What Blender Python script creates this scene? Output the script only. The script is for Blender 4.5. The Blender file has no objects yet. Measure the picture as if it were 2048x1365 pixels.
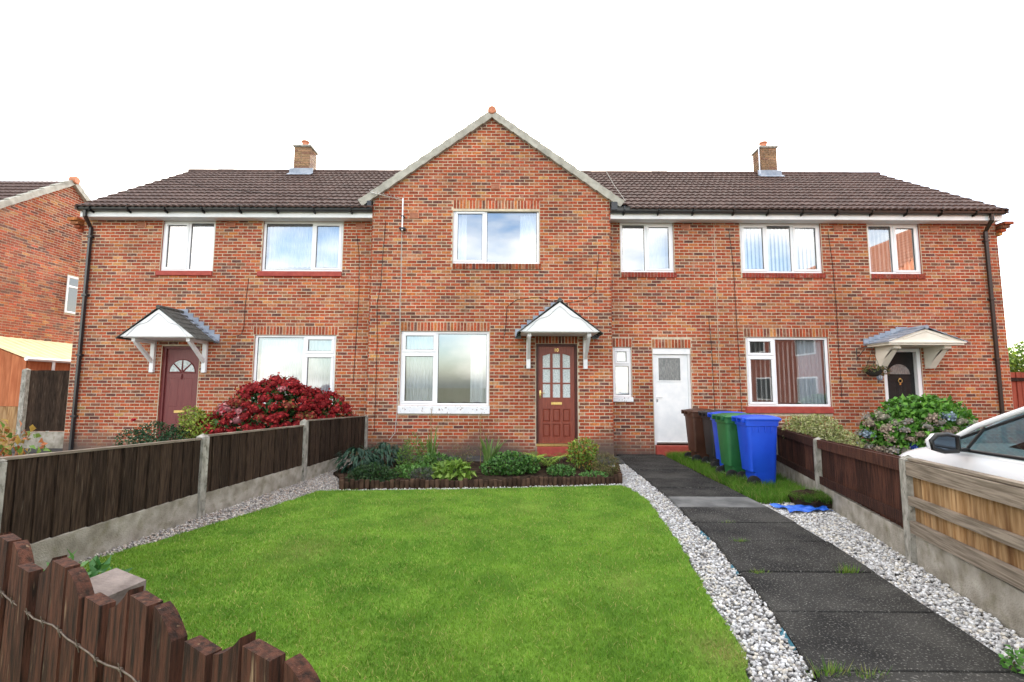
import bpy, math, random
import numpy as np
from mathutils import Vector, Matrix
random.seed(7); rng = np.random.default_rng(7)
S = bpy.context.scene
COL = S.collection
PI = math.pi
# ------------------------------------------------------------------ camera, sky, sun, exposure
PITCH, ROLL, CAMZ, FPX = math.radians(5.6), math.radians(.25), 1.5, 967.0
cd = bpy.data.cameras.new('camera'); cam = bpy.data.objects.new('camera', cd); COL.objects.link(cam)
cd.sensor_width = 36; cd.lens = 36*FPX/2048; cd.clip_start = .05; cd.clip_end = 2000
cam.matrix_world = Matrix.Translation((0,0,CAMZ)) @ Matrix.Rotation(PI/2+PITCH,4,'X') @ Matrix.Rotation(ROLL,4,'Z')
S.camera = cam
SUN_EL, SUN_AZ = math.radians(27), math.radians(3)          # behind the houses, almost straight ahead
w = bpy.data.worlds.new('World'); S.world = w; w.use_nodes = True
N, L = w.node_tree.nodes, w.node_tree.links
bg = N['Background']; bg.inputs[1].default_value = .12
sky = N.new('ShaderNodeTexSky'); sky.sky_type = 'NISHITA'; sky.sun_disc = False
sky.sun_elevation = SUN_EL; sky.sun_rotation = SUN_AZ; sky.air_density = 1.0; sky.dust_density = 2.2; sky.ozone_density = 1.0
tc = N.new('ShaderNodeTexCoord'); mp = N.new('ShaderNodeMapping'); mp.inputs['Scale'].default_value = (1.6,1.6,4.0)
ns = N.new('ShaderNodeTexNoise'); ns.inputs['Scale'].default_value = 1.5; ns.inputs['Detail'].default_value = 7; ns.inputs['Roughness'].default_value = .55
rp = N.new('ShaderNodeValToRGB'); rp.color_ramp.elements[0].position = .42; rp.color_ramp.elements[1].position = .62
mx = N.new('ShaderNodeMix'); mx.data_type = 'RGBA'
mx.inputs['B'].default_value = (9.2,8.6,7.6,1)
L.new(tc.outputs['Generated'], mp.inputs[0]); L.new(mp.outputs[0], ns.inputs['Vector']); L.new(ns.outputs['Fac'], rp.inputs[0])
L.new(rp.outputs[0], mx.inputs['Factor']); L.new(sky.outputs[0], mx.inputs['A']); L.new(mx.outputs['Result'], bg.inputs[0])
sd = bpy.data.lights.new('sun','SUN'); sd.energy = 3.0; sd.angle = math.radians(.6); sd.color = (1,.94,.84)
sun = bpy.data.objects.new('sun', sd); COL.objects.link(sun); sun.location = (0,30,30)
sdir = Vector((math.sin(SUN_AZ)*math.cos(SUN_EL), math.cos(SUN_AZ)*math.cos(SUN_EL), math.sin(SUN_EL)))
sun.rotation_euler = sdir.to_track_quat('Z','Y').to_euler()
S.view_settings.view_transform = 'Standard'; S.view_settings.look = 'None'; S.view_settings.gamma = 1
S.view_settings.use_curve_mapping = False
S.view_settings.exposure = 2.12
# ------------------------------------------------------------------ pixel helpers (a pixel is a direction; distance from what it touches)
_M = cam.matrix_world.to_3x3()
def ray(px,py): return _M @ Vector(((px-1024)/FPX, -(py-682.5)/FPX, -1))
def gnd(px,py,z=0):
    d = ray(px,py); t = (z-CAMZ)/d.z; return (d.x*t, d.y*t)
def aty(px,py,Y):
    d = ray(px,py); t = Y/d.y; return (d.x*t, CAMZ+d.z*t)
# ------------------------------------------------------------------ materials
MATS = {}
def mat(name, c1, c2=None, scale=8, rough=.7, bump=0, bscale=60, stretch=(1,1,1), tint=False, orand=0, metal=0, spec=.3,
        c3=None, c3scale=2, c3lo=.6, c3hi=.75, detail=4, coat=0, lo=.35, hi=.65, trans=0):
    if name in MATS: return MATS[name]
    m = bpy.data.materials.new(name); m.use_nodes = True; MATS[name] = m
    nt = m.node_tree; n, l = nt.nodes, nt.links; b = n['Principled BSDF']
    b.inputs['Roughness'].default_value = rough; b.inputs['Metallic'].default_value = metal
    b.inputs['Specular IOR Level'].default_value = spec; b.inputs['Coat Weight'].default_value = coat
    tc = n.new('ShaderNodeTexCoord'); mp = n.new('ShaderNodeMapping'); mp.inputs['Scale'].default_value = stretch
    geo = n.new('ShaderNodeNewGeometry')
    l.new(geo.outputs['Position'], mp.inputs[0])
    def noise(sc, det=detail):
        t = n.new('ShaderNodeTexNoise'); t.inputs['Scale'].default_value = sc; t.inputs['Detail'].default_value = det
        l.new(mp.outputs[0], t.inputs['Vector']); return t
    def ramp(src, a, z):
        r = n.new('ShaderNodeMapRange'); r.inputs['From Min'].default_value = a; r.inputs['From Max'].default_value = z
        l.new(src, r.inputs[0]); return r.outputs[0]
    def mixc(f, a, bcol, mode='MIX'):
        x = n.new('ShaderNodeMix'); x.data_type = 'RGBA'; x.blend_type = mode
        if hasattr(f,'node'): l.new(f, x.inputs['Factor'])
        else: x.inputs['Factor'].default_value = f
        for s, v in (('A',a),('B',bcol)):
            if hasattr(v,'node'): l.new(v, x.inputs[s])
            else: x.inputs[s].default_value = (*v,1)
        return x.outputs['Result']
    col = None
    if c2 is not None: col = mixc(ramp(noise(scale).outputs['Fac'],lo,hi), c1, c2)
    else:
        x = n.new('ShaderNodeRGB'); x.outputs[0].default_value = (*c1,1); col = x.outputs[0]
    if tint:
        a = n.new('ShaderNodeAttribute'); a.attribute_name = 'tint'
        col = mixc(1, col, a.outputs['Color'], 'MULTIPLY')
    if orand:
        oi = n.new('ShaderNodeObjectInfo'); r = n.new('ShaderNodeMapRange')
        r.inputs['To Min'].default_value = 1-orand; r.inputs['To Max'].default_value = 1+orand
        l.new(oi.outputs['Random'], r.inputs[0]); col = mixc(1, col, r.outputs[0], 'MULTIPLY')
    if c3 is not None: col = mixc(ramp(noise(c3scale,6).outputs['Fac'],c3lo,c3hi), col, c3)
    if name in ('brick','mortar'):
        r=n.new('ShaderNodeMapRange'); t=n.new('ShaderNodeTexNoise'); t.inputs['Scale'].default_value=.75; t.inputs['Detail'].default_value=5; l.new(geo.outputs['Position'],t.inputs['Vector'])
        r.inputs['From Min'].default_value=.3; r.inputs['From Max'].default_value=.7; r.inputs['To Min'].default_value=.72; r.inputs['To Max'].default_value=1.12
        l.new(t.outputs['Fac'],r.inputs[0]); col=mixc(1,col,r.outputs[0],'MULTIPLY')
        # damp dirt band near the ground
        sx=n.new('ShaderNodeSeparateXYZ'); l.new(geo.outputs['Position'],sx.inputs[0]); ad=n.new('ShaderNodeMath'); ad.operation='ADD'; l.new(sx.outputs['Z'],ad.inputs[0]); l.new(t.outputs['Fac'],ad.inputs[1])
        col=mixc(ramp(ad.outputs[0],.95,.55),col,(.12,.085,.07))
    l.new(col, b.inputs['Base Color'])
    if bump:
        bp = n.new('ShaderNodeBump'); bp.inputs['Strength'].default_value = bump; bp.inputs['Distance'].default_value = .01
        l.new(noise(bscale,5).outputs['Fac'], bp.inputs['Height']); l.new(bp.outputs[0], b.inputs['Normal'])
    if trans:
        tr = n.new('ShaderNodeBsdfTranslucent'); l.new(col, tr.inputs[0]); ms = n.new('ShaderNodeMixShader'); ms.inputs[0].default_value = trans
        l.new(b.outputs[0], ms.inputs[1]); l.new(tr.outputs[0], ms.inputs[2]); l.new(ms.outputs[0], n['Material Output'].inputs[0])
    return m
def glass(name, refl=.3, tintc=(.9,.94,.97), gc=(.95,.97,1)):
    m = bpy.data.materials.new(name); m.use_nodes = True; n, l = m.node_tree.nodes, m.node_tree.links
    n.remove(n['Principled BSDF'])
    g = n.new('ShaderNodeBsdfGlossy'); g.inputs['Roughness'].default_value = .004; g.inputs[0].default_value = (*gc,1)
    t = n.new('ShaderNodeBsdfTransparent'); t.inputs[0].default_value = (*tintc,1)
    x = n.new('ShaderNodeMixShader'); ge = n.new('ShaderNodeNewGeometry'); dt = n.new('ShaderNodeVectorMath'); dt.operation = 'DOT_PRODUCT'
    l.new(ge.outputs['Normal'], dt.inputs[0]); l.new(ge.outputs['Incoming'], dt.inputs[1])
    ab = n.new('ShaderNodeMath'); ab.operation = 'ABSOLUTE'; l.new(dt.outputs['Value'], ab.inputs[0])
    om = n.new('ShaderNodeMath'); om.operation = 'SUBTRACT'; om.inputs[0].default_value = 1; l.new(ab.outputs[0], om.inputs[1])
    pw = n.new('ShaderNodeMath'); pw.operation = 'POWER'; pw.inputs[1].default_value = 5; l.new(om.outputs[0], pw.inputs[0])
    mr = n.new('ShaderNodeMapRange'); mr.inputs['To Min'].default_value = refl; mr.inputs['To Max'].default_value = 1; l.new(pw.outputs[0], mr.inputs[0])
    l.new(mr.outputs[0], x.inputs[0]); l.new(t.outputs[0], x.inputs[1]); l.new(g.outputs[0], x.inputs[2]); l.new(x.outputs[0], n['Material Output'].inputs[0])
    return m
BRICK = mat('brick',(.70,.70,.72),(1.22,1.20,1.18),scale=26,rough=.85,bump=.5,bscale=120,tint=True,c3=(.50,.36,.28),c3scale=9,c3lo=.57,c3hi=.95,spec=.15)
MORTAR = mat('mortar',(.50,.42,.31),(.64,.55,.42),scale=14,rough=.95,bump=.6,bscale=150,spec=.1)
REVEAL = mat('brick_reveal',(.25,.075,.05),(.36,.12,.08),scale=12,rough=.9,bump=.4)
PVC = mat('white_pvc',(.78,.80,.83),(.84,.85,.87),scale=3,rough=.3,spec=.4)
PAINTW = mat('white_paint',(.74,.76,.78),(.82,.83,.84),scale=6,rough=.5,bump=.1,bscale=30)
CREAM = mat('cream_paint',(.76,.72,.62),(.82,.79,.70),scale=5,rough=.5,bump=.1,bscale=30)
FLAKYW = mat('flaking_white_paint',(.72,.74,.77),(.80,.81,.83),scale=9,rough=.6,c3=(.25,.2,.18),c3scale=22,c3lo=.62,c3hi=.66,bump=.3)
REDPAINT = mat('red_masonry_paint',(.30,.045,.035),(.38,.07,.05),scale=9,rough=.6,bump=.2)
RUBBER = mat('black_gasket',(.015,.015,.017),rough=.6)
BLACKP = mat('black_plastic',(.012,.014,.017),(.02,.022,.026),scale=4,rough=.32,spec=.5)
BROWNP = mat('brown_black_plastic',(.03,.022,.018),(.02,.016,.014),scale=3,rough=.4,spec=.5)
GLASS = glass('window_glass',.30); CARGLASS = glass('car_glass',.05,(.38,.50,.52)); MIRRORG = glass('mirror_glass',.9,gc=(.30,.36,.46))
FROST = mat('obscured_glass',(.36,.42,.42),(.62,.68,.68),scale=40,rough=.12,bump=.8,bscale=70,spec=.8)
FROSTD = mat('grey_obscured_glass',(.13,.14,.14),(.22,.23,.23),scale=50,rough=.2,bump=.8,bscale=70,stretch=(1,1,.3),spec=.7)
NET = mat('net_curtain',(.60,.64,.68),(.74,.77,.80),scale=10,rough=.9,stretch=(6,6,.6),trans=.35)
BLIND = mat('blind_fabric',(.78,.76,.72),(.84,.82,.78),scale=6,rough=.85)
ROOM = mat('room_wall',(.34,.31,.28),(.44,.41,.37),scale=1.2,rough=.95)
DOORRED = mat('mahogany_stain',(.17,.034,.02),(.25,.056,.03),scale=5,rough=.42,stretch=(14,14,1.2),spec=.4,bump=.15,bscale=20)
DOORBRN = mat('brown_upvc',(.14,.03,.032),(.17,.04,.04),scale=4,rough=.35,stretch=(8,8,1),spec=.4)
FRAMEDK = mat('dark_door_frame',(.05,.012,.010),(.08,.02,.015),scale=6,rough=.45)
DOORBLK = mat('black_door_paint',(.010,.010,.011),(.016,.016,.016),scale=5,rough=.5,spec=.25)
BRASS = mat('brass',(.55,.38,.12),(.65,.48,.2),scale=20,rough=.3,metal=.8)
CHROME = mat('silver_metal',(.6,.6,.62),rough=.3,metal=.9)
TILE = mat('brown_roof_tile',(.058,.034,.029),(.105,.064,.055),scale=9,rough=.75,bump=.4,bscale=90,orand=.16,c3=(.13,.115,.10),c3scale=5,c3lo=.62,c3hi=.8,spec=.3)
GREYTILE = mat('grey_canopy_tile',(.06,.065,.06),(.11,.115,.11),scale=14,rough=.8,bump=.3)
VERGE = mat('grey_verge',(.30,.29,.25),(.42,.41,.36),scale=7,rough=.85,bump=.3,bscale=60,orand=.08)
TERRA = mat('terracotta',(.45,.16,.09),(.55,.24,.14),scale=9,rough=.8,bump=.3)
LEAD = mat('lead_flashing',(.20,.24,.31),(.32,.36,.43),scale=5,rough=.5,spec=.5,bump=.2,bscale=12)
CONC = mat('fence_concrete',(.17,.165,.14),(.42,.40,.36),scale=16,rough=.92,bump=.9,bscale=70,c3=(.10,.095,.07),c3scale=34,c3lo=.58,c3hi=.72,spec=.15,detail=8,lo=.3,hi=.7,stretch=(1,1,.5))
CONCP = mat('gravel_board_concrete',(.19,.17,.135),(.42,.39,.34),scale=6,rough=.92,bump=.9,bscale=80,c3=(.16,.145,.09),c3scale=9,c3lo=.52,c3hi=.8,spec=.15,detail=9,lo=.28,hi=.72)
WOODDK = mat('dark_creosote_wood',(.018,.011,.008),(.056,.036,.024),scale=7,rough=.85,stretch=(9,9,.7),bump=.5,bscale=30,orand=.3,c3=(.14,.11,.08),c3scale=6,c3lo=.62,c3hi=.85,spec=.15)
WOODBR = mat('brown_stained_wood',(.024,.010,.007),(.075,.029,.018),scale=6,rough=.8,stretch=(9,9,.8),bump=.5,bscale=30,orand=.4,spec=.2)
WOODPK = mat('picket_wood',(.018,.009,.006),(.085,.032,.019),scale=9,rough=.8,stretch=(7,7,.7),bump=.6,bscale=40,orand=.25,c3=(.26,.18,.11),c3scale=8,c3lo=.64,c3hi=.8,spec=.2)
WOODNEW = mat('pale_timber',(.22,.115,.045),(.42,.27,.14),scale=5,rough=.75,stretch=(6,6,.55),bump=.4,bscale=30,orand=.28,c3=(.11,.05,.02),c3scale=2.6,c3lo=.56,c3hi=.74,spec=.2,detail=8)
WOODGREY = mat('weathered_rail',(.13,.105,.08),(.27,.225,.18),scale=3,rough=.85,stretch=(1.2,1.2,26),bump=.4,bscale=30,orand=.1,spec=.15)
WOODOR = mat('orange_stained_wood',(.34,.10,.04),(.46,.16,.07),scale=3,rough=.8,stretch=(6,6,.7),bump=.3,orand=.12)
WOODLOG = mat('log_edging_wood',(.032,.019,.013),(.075,.045,.030),scale=9,rough=.9,bump=.5,bscale=50,orand=.3,spec=.1)
CREAMROOF = mat('cream_plastic_sheet',(.46,.40,.24),(.54,.48,.30),scale=3,rough=.5,trans=.2)
SLAB = mat('dark_paving',(.016,.016,.016),(.046,.045,.042),scale=2.2,rough=.9,bump=.7,bscale=160,orand=.12,c3=(.17,.165,.155),c3scale=75,c3lo=.57,c3hi=.68,spec=.15)
SLABPALE = mat('pale_paving',(.09,.092,.093),(.18,.182,.18),scale=3,rough=.9,bump=.6,bscale=120,spec=.15)
TARMAC = mat('tarmac',(.040,.040,.042),(.075,.075,.075),scale=2,rough=.95,bump=.6,bscale=120,spec=.15)
SOIL = mat('soil',(.018,.012,.009),(.05,.035,.024),scale=9,rough=1,bump=1,bscale=40,spec=.05)
LAWNB = mat('lawn_base',(.08,.17,.02),(.15,.27,.035),scale=2.2,rough=.95,bump=1,bscale=120,spec=.1)
GRASS = mat('grass_blade',(.9,.9,.9),(1.1,1.1,1.05),scale=1.1,rough=.55,tint=True,spec=.2,trans=.4)
PEBBLE = mat('white_chippings',(.92,.92,.92),(1.05,1.04,1.02),scale=30,rough=.8,tint=True,spec=.25,bump=.3,bscale=90)
GRAVB = mat('gravel_base',(.10,.095,.09),(.3,.29,.28),scale=60,rough=1,bump=1,bscale=60)
LEAF = mat('leaf',(.85,.85,.85),(1.15,1.15,1.1),scale=9,rough=.45,tint=True,spec=.35,trans=.25)
PETAL = mat('petal',(.85,.85,.85),(1.12,1.12,1.12),scale=25,rough=.7,tint=True,spec=.2,trans=.2)
STEM = mat('stem',(.06,.05,.025),(.10,.09,.04),scale=9,rough=.8)
BINBLUE = mat('blue_bin_plastic',(.008,.055,.50),(.012,.075,.58),scale=3,rough=.42,spec=.4,bump=.1,bscale=150)
BINGREEN = mat('green_bin_plastic',(.018,.11,.035),(.026,.14,.045),scale=3,rough=.45,spec=.4,bump=.1,bscale=150)
BINBROWN = mat('brown_bin_plastic',(.055,.022,.014),(.075,.032,.02),scale=3,rough=.45,spec=.4)
BINBLACK = mat('charcoal_bin_plastic',(.018,.019,.021),(.03,.031,.034),scale=3,rough=.45,spec=.4)
TYRE = mat('rubber_tyre',(.012,.012,.012),(.022,.022,.022),scale=20,rough=.85)
CARW = mat('white_car_paint',(.78,.80,.83),rough=.22,spec=.5,coat=.6)
CARBLK = mat('black_car_trim',(.012,.012,.013),rough=.35,spec=.5)
SEAT = mat('seat_fabric',(.14,.20,.21),(.20,.27,.28),scale=14,rough=.9)
TARP = mat('blue_tarpaulin',(.012,.09,.55),(.03,.16,.70),scale=18,rough=.4,spec=.5,bump=.5,bscale=25)
WIRE = mat('rusty_wire',(.10,.075,.06),(.20,.16,.13),scale=40,rough=.6,metal=.6)
CABLE = mat('black_cable',(.012,.010,.010),rough=.6)
CABLEW = mat('grey_cable',(.5,.49,.46),rough=.6)
BARK = mat('bark',(.06,.045,.03),(.12,.09,.06),scale=12,rough=.95,bump=.6)
STONEG = mat('concrete_stub',(.13,.105,.095),(.25,.21,.19),scale=9,rough=.92,bump=.7,bscale=60,c3=(.28,.36,.46),c3scale=3,c3lo=.55,c3hi=.7)
# ------------------------------------------------------------------ mesh builders
class MB:
    def __init__(s): s.v=[]; s.f=[]; s.t=[]; s.sm=False
    def add(s, vs, fs, tint=None):
        o=len(s.v); s.v+= [tuple(p) for p in vs]; s.f+=[tuple(i+o for i in f) for f in fs]
        if tint is not None: s.t += [tint]*len(vs)
        return s
    def box(s, a, b, tint=None):
        (x0,y0,z0),(x1,y1,z1)=a,b
        return s.add([(x0,y0,z0),(x1,y0,z0),(x1,y1,z0),(x0,y1,z0),(x0,y0,z1),(x1,y0,z1),(x1,y1,z1),(x0,y1,z1)],
            [(0,3,2,1),(4,5,6,7),(0,1,5,4),(1,2,6,5),(2,3,7,6),(3,0,4,7)], tint)
    def bbox(s, a, b, e=.008):
        """bevelled box"""
        (x0,y0,z0),(x1,y1,z1)=a,b; e=min(e,(x1-x0)/2.01,(y1-y0)/2.01,(z1-z0)/2.01)
        vs=[];
        for z,i in ((z0,e),(z0+e,0),(z1-e,0),(z1,e)):
            for (x,sx) in ((x0,1),(x1,-1)):
                for (y,sy) in ((y0,1),(y1,-1)): vs.append((x+sx*i,y+sy*i,z))
        # corner bevel only in z rings (cheap): rings of 4
        R=[(0,1,3,2)]; r=[[k*4+j for j in (0,2,3,1)] for k in range(4)]
        fs=[tuple(reversed(r[0])),tuple(r[3])]
        for k in range(3):
            for j in range(4): fs.append((r[k][j],r[k][(j+1)%4],r[k+1][(j+1)%4],r[k+1][j]))
        return s.add(vs,fs)
    def prism(s, poly, ax, d0, d1, tint=None):
        """poly: 2-D points; ax 'y': (x,z) extruded along y; 'x': (y,z) along x; 'z': (x,y) along z"""
        def P(p,d): return {'y':(p[0],d,p[1]),'x':(d,p[0],p[1]),'z':(p[0],p[1],d)}[ax]
        n=len(poly); vs=[P(p,d0) for p in poly]+[P(p,d1) for p in poly]
        fs=[tuple(range(n)),tuple(range(2*n-1,n-1,-1))]+[(i,i+n,(i+1)%n+n,(i+1)%n) for i in range(n)]
        return s.add(vs,fs,tint)
    def tube(s, pts, r, n=8, r1=None, cap=True):
        pts=[Vector(p) for p in pts]; rings=[]; base=len(s.v)
        for i,p in enumerate(pts):
            d=(pts[min(i+1,len(pts)-1)]-pts[max(i-1,0)]).normalized()
            a=d.orthogonal().normalized() if i==0 else (pa - d*pa.dot(d)).normalized()
            pa=a; b=d.cross(a); rr=r if r1 is None else r+(r1-r)*i/(len(pts)-1)
            for k in range(n):
                t=2*PI*k/n; s.v.append(tuple(p+a*math.cos(t)*rr+b*math.sin(t)*rr))
        for i in range(len(pts)-1):
            for k in range(n):
                q=(k+1)%n; s.f.append((base+i*n+k,base+i*n+q,base+(i+1)*n+q,base+(i+1)*n+k))
        if cap: s.f.append(tuple(base+k for k in reversed(range(n)))); e=base+(len(pts)-1)*n; s.f.append(tuple(e+k for k in range(n)))
        return s
    def lathe(s, prof, c=(0,0,0), n=20, ax='z'):
        base=len(s.v)
        for (r,h) in prof:
            for k in range(n):
                t=2*PI*k/n; x,y=r*math.cos(t),r*math.sin(t)
                p={'z':(x,y,h),'y':(x,h,y),'x':(h,x,y)}[ax]; s.v.append((p[0]+c[0],p[1]+c[1],p[2]+c[2]))
        for i in range(len(prof)-1):
            for k in range(n):
                q=(k+1)%n; s.f.append((base+i*n+k,base+i*n+q,base+(i+1)*n+q,base+(i+1)*n+k))
        return s
    def loft(s, rings, cap=True):
        base=len(s.v); n=len(rings[0])
        for r in rings: s.v+=[tuple(p) for p in r]
        for i in range(len(rings)-1):
            for k in range(n):
                q=(k+1)%n; s.f.append((base+i*n+k,base+i*n+q,base+(i+1)*n+q,base+(i+1)*n+k))
        if cap: s.f.append(tuple(base+k for k in reversed(range(n)))); e=base+(len(rings)-1)*n; s.f.append(tuple(e+k for k in range(n)))
        return s
    def mesh(s, name):
        me=bpy.data.meshes.new(name); me.from_pydata(s.v,[],s.f); me.update()
        if s.t and len(s.t)==len(s.v):
            a=me.attributes.new('tint','FLOAT_COLOR','POINT'); a.data.foreach_set('color',np.array([(*c,1) for c in s.t],dtype=np.float32).ravel())
        return me
WO = {}
def link(o, parent=None, at=(0,0,0)):
    """world placement under an unrotated parent"""
    COL.objects.link(o); WO[o.name]=Vector(at)
    if parent is not None: o.parent=parent; o.location=Vector(at)-WO[parent.name]
    else: o.location=at
    return o
def smooth(me, ang=40):
    for p in me.polygons: p.use_smooth=True
    try: me.set_sharp_from_angle(angle=math.radians(ang))
    except Exception: pass
def part(name, mb, m, parent=None, at=(0,0,0), sm=None, label=None, kind=None):
    me = mb.mesh(name) if isinstance(mb,MB) else mb
    if m is not None and not me.materials: me.materials.append(m)
    if sm: smooth(me, sm)
    o=bpy.data.objects.new(name,me); link(o,parent,at)
    if label: o['label']=label
    if kind: o['kind']=kind
    return o
def lpart(name, mb, m, parent, loc=(0,0,0), rot=None, sm=None, label=None, kind=None):
    """part in the parent's own (local) frame"""
    me = mb.mesh(name) if isinstance(mb,MB) else mb
    if m is not None and not me.materials: me.materials.append(m)
    if sm: smooth(me, sm)
    o=bpy.data.objects.new(name,me); COL.objects.link(o); o.parent=parent; o.location=loc
    if rot: o.rotation_euler=rot
    if label: o['label']=label
    if kind: o['kind']=kind
    return o
def thing(name, label, cat, at=(0,0,0), rz=0, group=None):
    o=bpy.data.objects.new(name,None); o.empty_display_size=.2; link(o,None,at); o.rotation_euler=(0,0,rz)
    o['label']=label; o['category']=cat
    if group: o['group']=group
    return o
def tag(o,label,cat,group=None):
    o['label']=label; o['category']=cat
    if group: o['group']=group
    return o
def struct(name, mb, m, sm=None):
    o=part(name,mb,m,None,sm=sm); o['kind']='structure'; return o
def tri_mesh(name, V, T, C=None, m=None):
    V=np.asarray(V,np.float32); T=np.asarray(T,np.int32); k=T.shape[1]
    me=bpy.data.meshes.new(name); me.vertices.add(len(V)); me.vertices.foreach_set('co',V.ravel())
    me.loops.add(T.size); me.loops.foreach_set('vertex_index',T.ravel())
    me.polygons.add(len(T)); me.polygons.foreach_set('loop_start',np.arange(0,T.size,k,dtype=np.int32))
    me.update(calc_edges=True); me.validate()
    if C is not None:
        a=me.attributes.new('tint','FLOAT_COLOR','POINT'); C4=np.ones((len(V),4),np.float32); C4[:,:3]=C; a.data.foreach_set('color',C4.ravel())
    if m: me.materials.append(m)
    return me
def copy_tree(o, parent=None):
    c=o.copy(); COL.objects.link(c)
    if parent is not None: c.parent=parent
    for ch in o.children: copy_tree(ch,c)
    return c
def text_mb(txt, size, d=.006):
    cu=bpy.data.curves.new('t','FONT'); cu.body=txt; cu.size=size; cu.extrude=d/2; cu.align_x='CENTER'; cu.align_y='CENTER'; cu.resolution_u=3
    o=bpy.data.objects.new('t',cu); COL.objects.link(o); dg=bpy.context.evaluated_depsgraph_get()
    me=bpy.data.meshes.new_from_object(o.evaluated_get(dg)); bpy.data.objects.remove(o); bpy.data.curves.remove(cu)
    me.transform(Matrix.Rotation(PI/2,4,'X')); return me
# ------------------------------------------------------------------ brickwork
CH=.075; BW=.225; JT=.016
PAL=[((.41,.092,.040),38),((.31,.073,.038),26),((.46,.150,.050),9),((.16,.064,.050),9),((.42,.165,.082),11),((.50,.24,.09),3),((.23,.088,.055),9)]
_pc=[p for p,_ in PAL]; _pw=[q for _,q in PAL]
def btint():
    c=random.choices(_pc,_pw)[0]; k=random.uniform(.82,1.15); return tuple(x*k*random.uniform(.93,1.07) for x in c)
VAR={}
def brick_variants(axis):
    if axis in VAR: return VAR[axis]
    out=[]
    for i in range(36):
        h=(BW-JT)/2; v=(CH-JT)/2; t=btint(); m=MB()
        e=.003
        if axis=='y': m.box((-h,-.003-random.uniform(0,.002),-v),(h,.03,v),t)
        else: m.box((-.03,-h,-v),(.003+random.uniform(0,.002),h,v),t)
        me=m.mesh('brick'); me.materials.append(BRICK); out.append(me)
    VAR[axis]=out; return out
def lay(xr, z0, z1, blocks, off=0):
    """stretcher bond cells: list of (x0,x1,za,zb)"""
    out=[]; k0=round(z0/CH); k1=int(math.ceil((z1-1e-6)/CH))
    for k in range(k0,k1):
        za,zb=k*CH,(k+1)*CH; a,b=xr(za+CH*.5)
        if b-a<.06: continue
        iv=[(a,b)]
        for (bx0,bx1,bz0,bz1) in blocks:
            if bz1>za+.02 and bz0<zb-.02:
                nv=[]
                for (p,q) in iv:
                    if bx1<=p or bx0>=q: nv.append((p,q)); continue
                    if bx0-p>.03: nv.append((p,bx0))
                    if q-bx1>.03: nv.append((bx1,q))
                iv=nv
        for (p,q) in iv:
            j=math.floor((p-off)/BW)-1
            while True:
                s=off+j*BW+(k%2)*BW/2; e=s+BW; j+=1
                if s>=q: break
                s2,e2=max(s,p),min(e,q)
                if e2-s2>.03: out.append((s2,e2,za,zb))
    return out
def emit(wall, cells, plane, axis='y', maxind=300, extra=()):
    """bricks on a wall: the nearest full ones singly, the rest joined. plane: y (front walls, facing -y) or x (facing +x)"""
    full=[c for c in cells if c[1]-c[0]>BW-.002]; rest=[c for c in cells if c[1]-c[0]<=BW-.002]
    def dist(c):
        u=(c[0]+c[1])/2; z=(c[2]+c[3])/2
        return (u*u+plane*plane if axis=='y' else plane*plane+u*u)+(z-CAMZ)**2
    full.sort(key=dist); single=full[:maxind]; rest+=full[maxind:]
    vs=brick_variants(axis)
    for c in single:
        o=bpy.data.objects.new('brick',random.choice(vs)); u=(c[0]+c[1])/2; z=(c[2]+c[3])/2
        link(o,wall,(u,plane,z) if axis=='y' else (plane,u,z))
        o.rotation_euler=(random.uniform(-.006,.006),random.uniform(-.004,.004),random.uniform(-.004,.004))
    m=MB(); h=JT/2
    for c in list(rest)+list(extra):
        p=random.uniform(.002,.005)
        if axis=='y': m.box((c[0]+h,plane-p,c[2]+h),(c[1]-h,plane+.03,c[3]-h),btint())
        else: m.box((plane-.03,c[0]+h,c[2]+h),(plane+p,c[1]-h,c[3]-h),btint())
    part('brickwork',m,BRICK,wall,kind='stuff')
def soldiers(x0,x1,z0,z1,w=.075):
    n=max(1,round((x1-x0)/w)); d=(x1-x0)/n; return [(x0+i*d,x0+(i+1)*d,z0,z1) for i in range(n)]
def mortar(house, name, y, x0,x1,z0,z1, holes, depth=.12, top=None):
    """backing sheet with openings and reveals"""
    xs=sorted({x0,x1,*[h[0] for h in holes],*[h[1] for h in holes]}); zs=sorted({z0,z1,*[h[2] for h in holes],*[h[3] for h in holes]})
    xs=[x for x in xs if x0<=x<=x1]; zs=[z for z in zs if z0<=z<=z1]
    m=MB()
    for i in range(len(xs)-1):
        for j in range(len(zs)-1):
            cx,cz=(xs[i]+xs[i+1])/2,(zs[j]+zs[j+1])/2
            if any(h[0]<cx<h[1] and h[2]<cz<h[3] for h in holes): continue
            m.add([(xs[i],y,zs[j]),(xs[i+1],y,zs[j]),(xs[i+1],y,zs[j+1]),(xs[i],y,zs[j+1])],[(0,1,2,3)])
    if top: m.add([(p[0],y,p[1]) for p in top],[tuple(range(len(top)))])
    wall=part(name,m,MORTAR,house)
    for (a,b,c,d) in holes:
        e=depth; r=MB()
        r.add([(a,y,c),(a,y+e,c),(a,y+e,d),(a,y,d)],[(0,1,2,3)]); r.add([(b,y,c),(b,y,d),(b,y+e,d),(b,y+e,c)],[(0,1,2,3)])
        r.add([(a,y,d),(a,y+e,d),(b,y+e,d),(b,y,d)],[(0,1,2,3)]); r.add([(a,y,c),(b,y,c),(b,y+e,c),(a,y+e,c)],[(0,1,2,3)])
        part('reveal',r,REVEAL,wall)
    return wall
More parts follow.
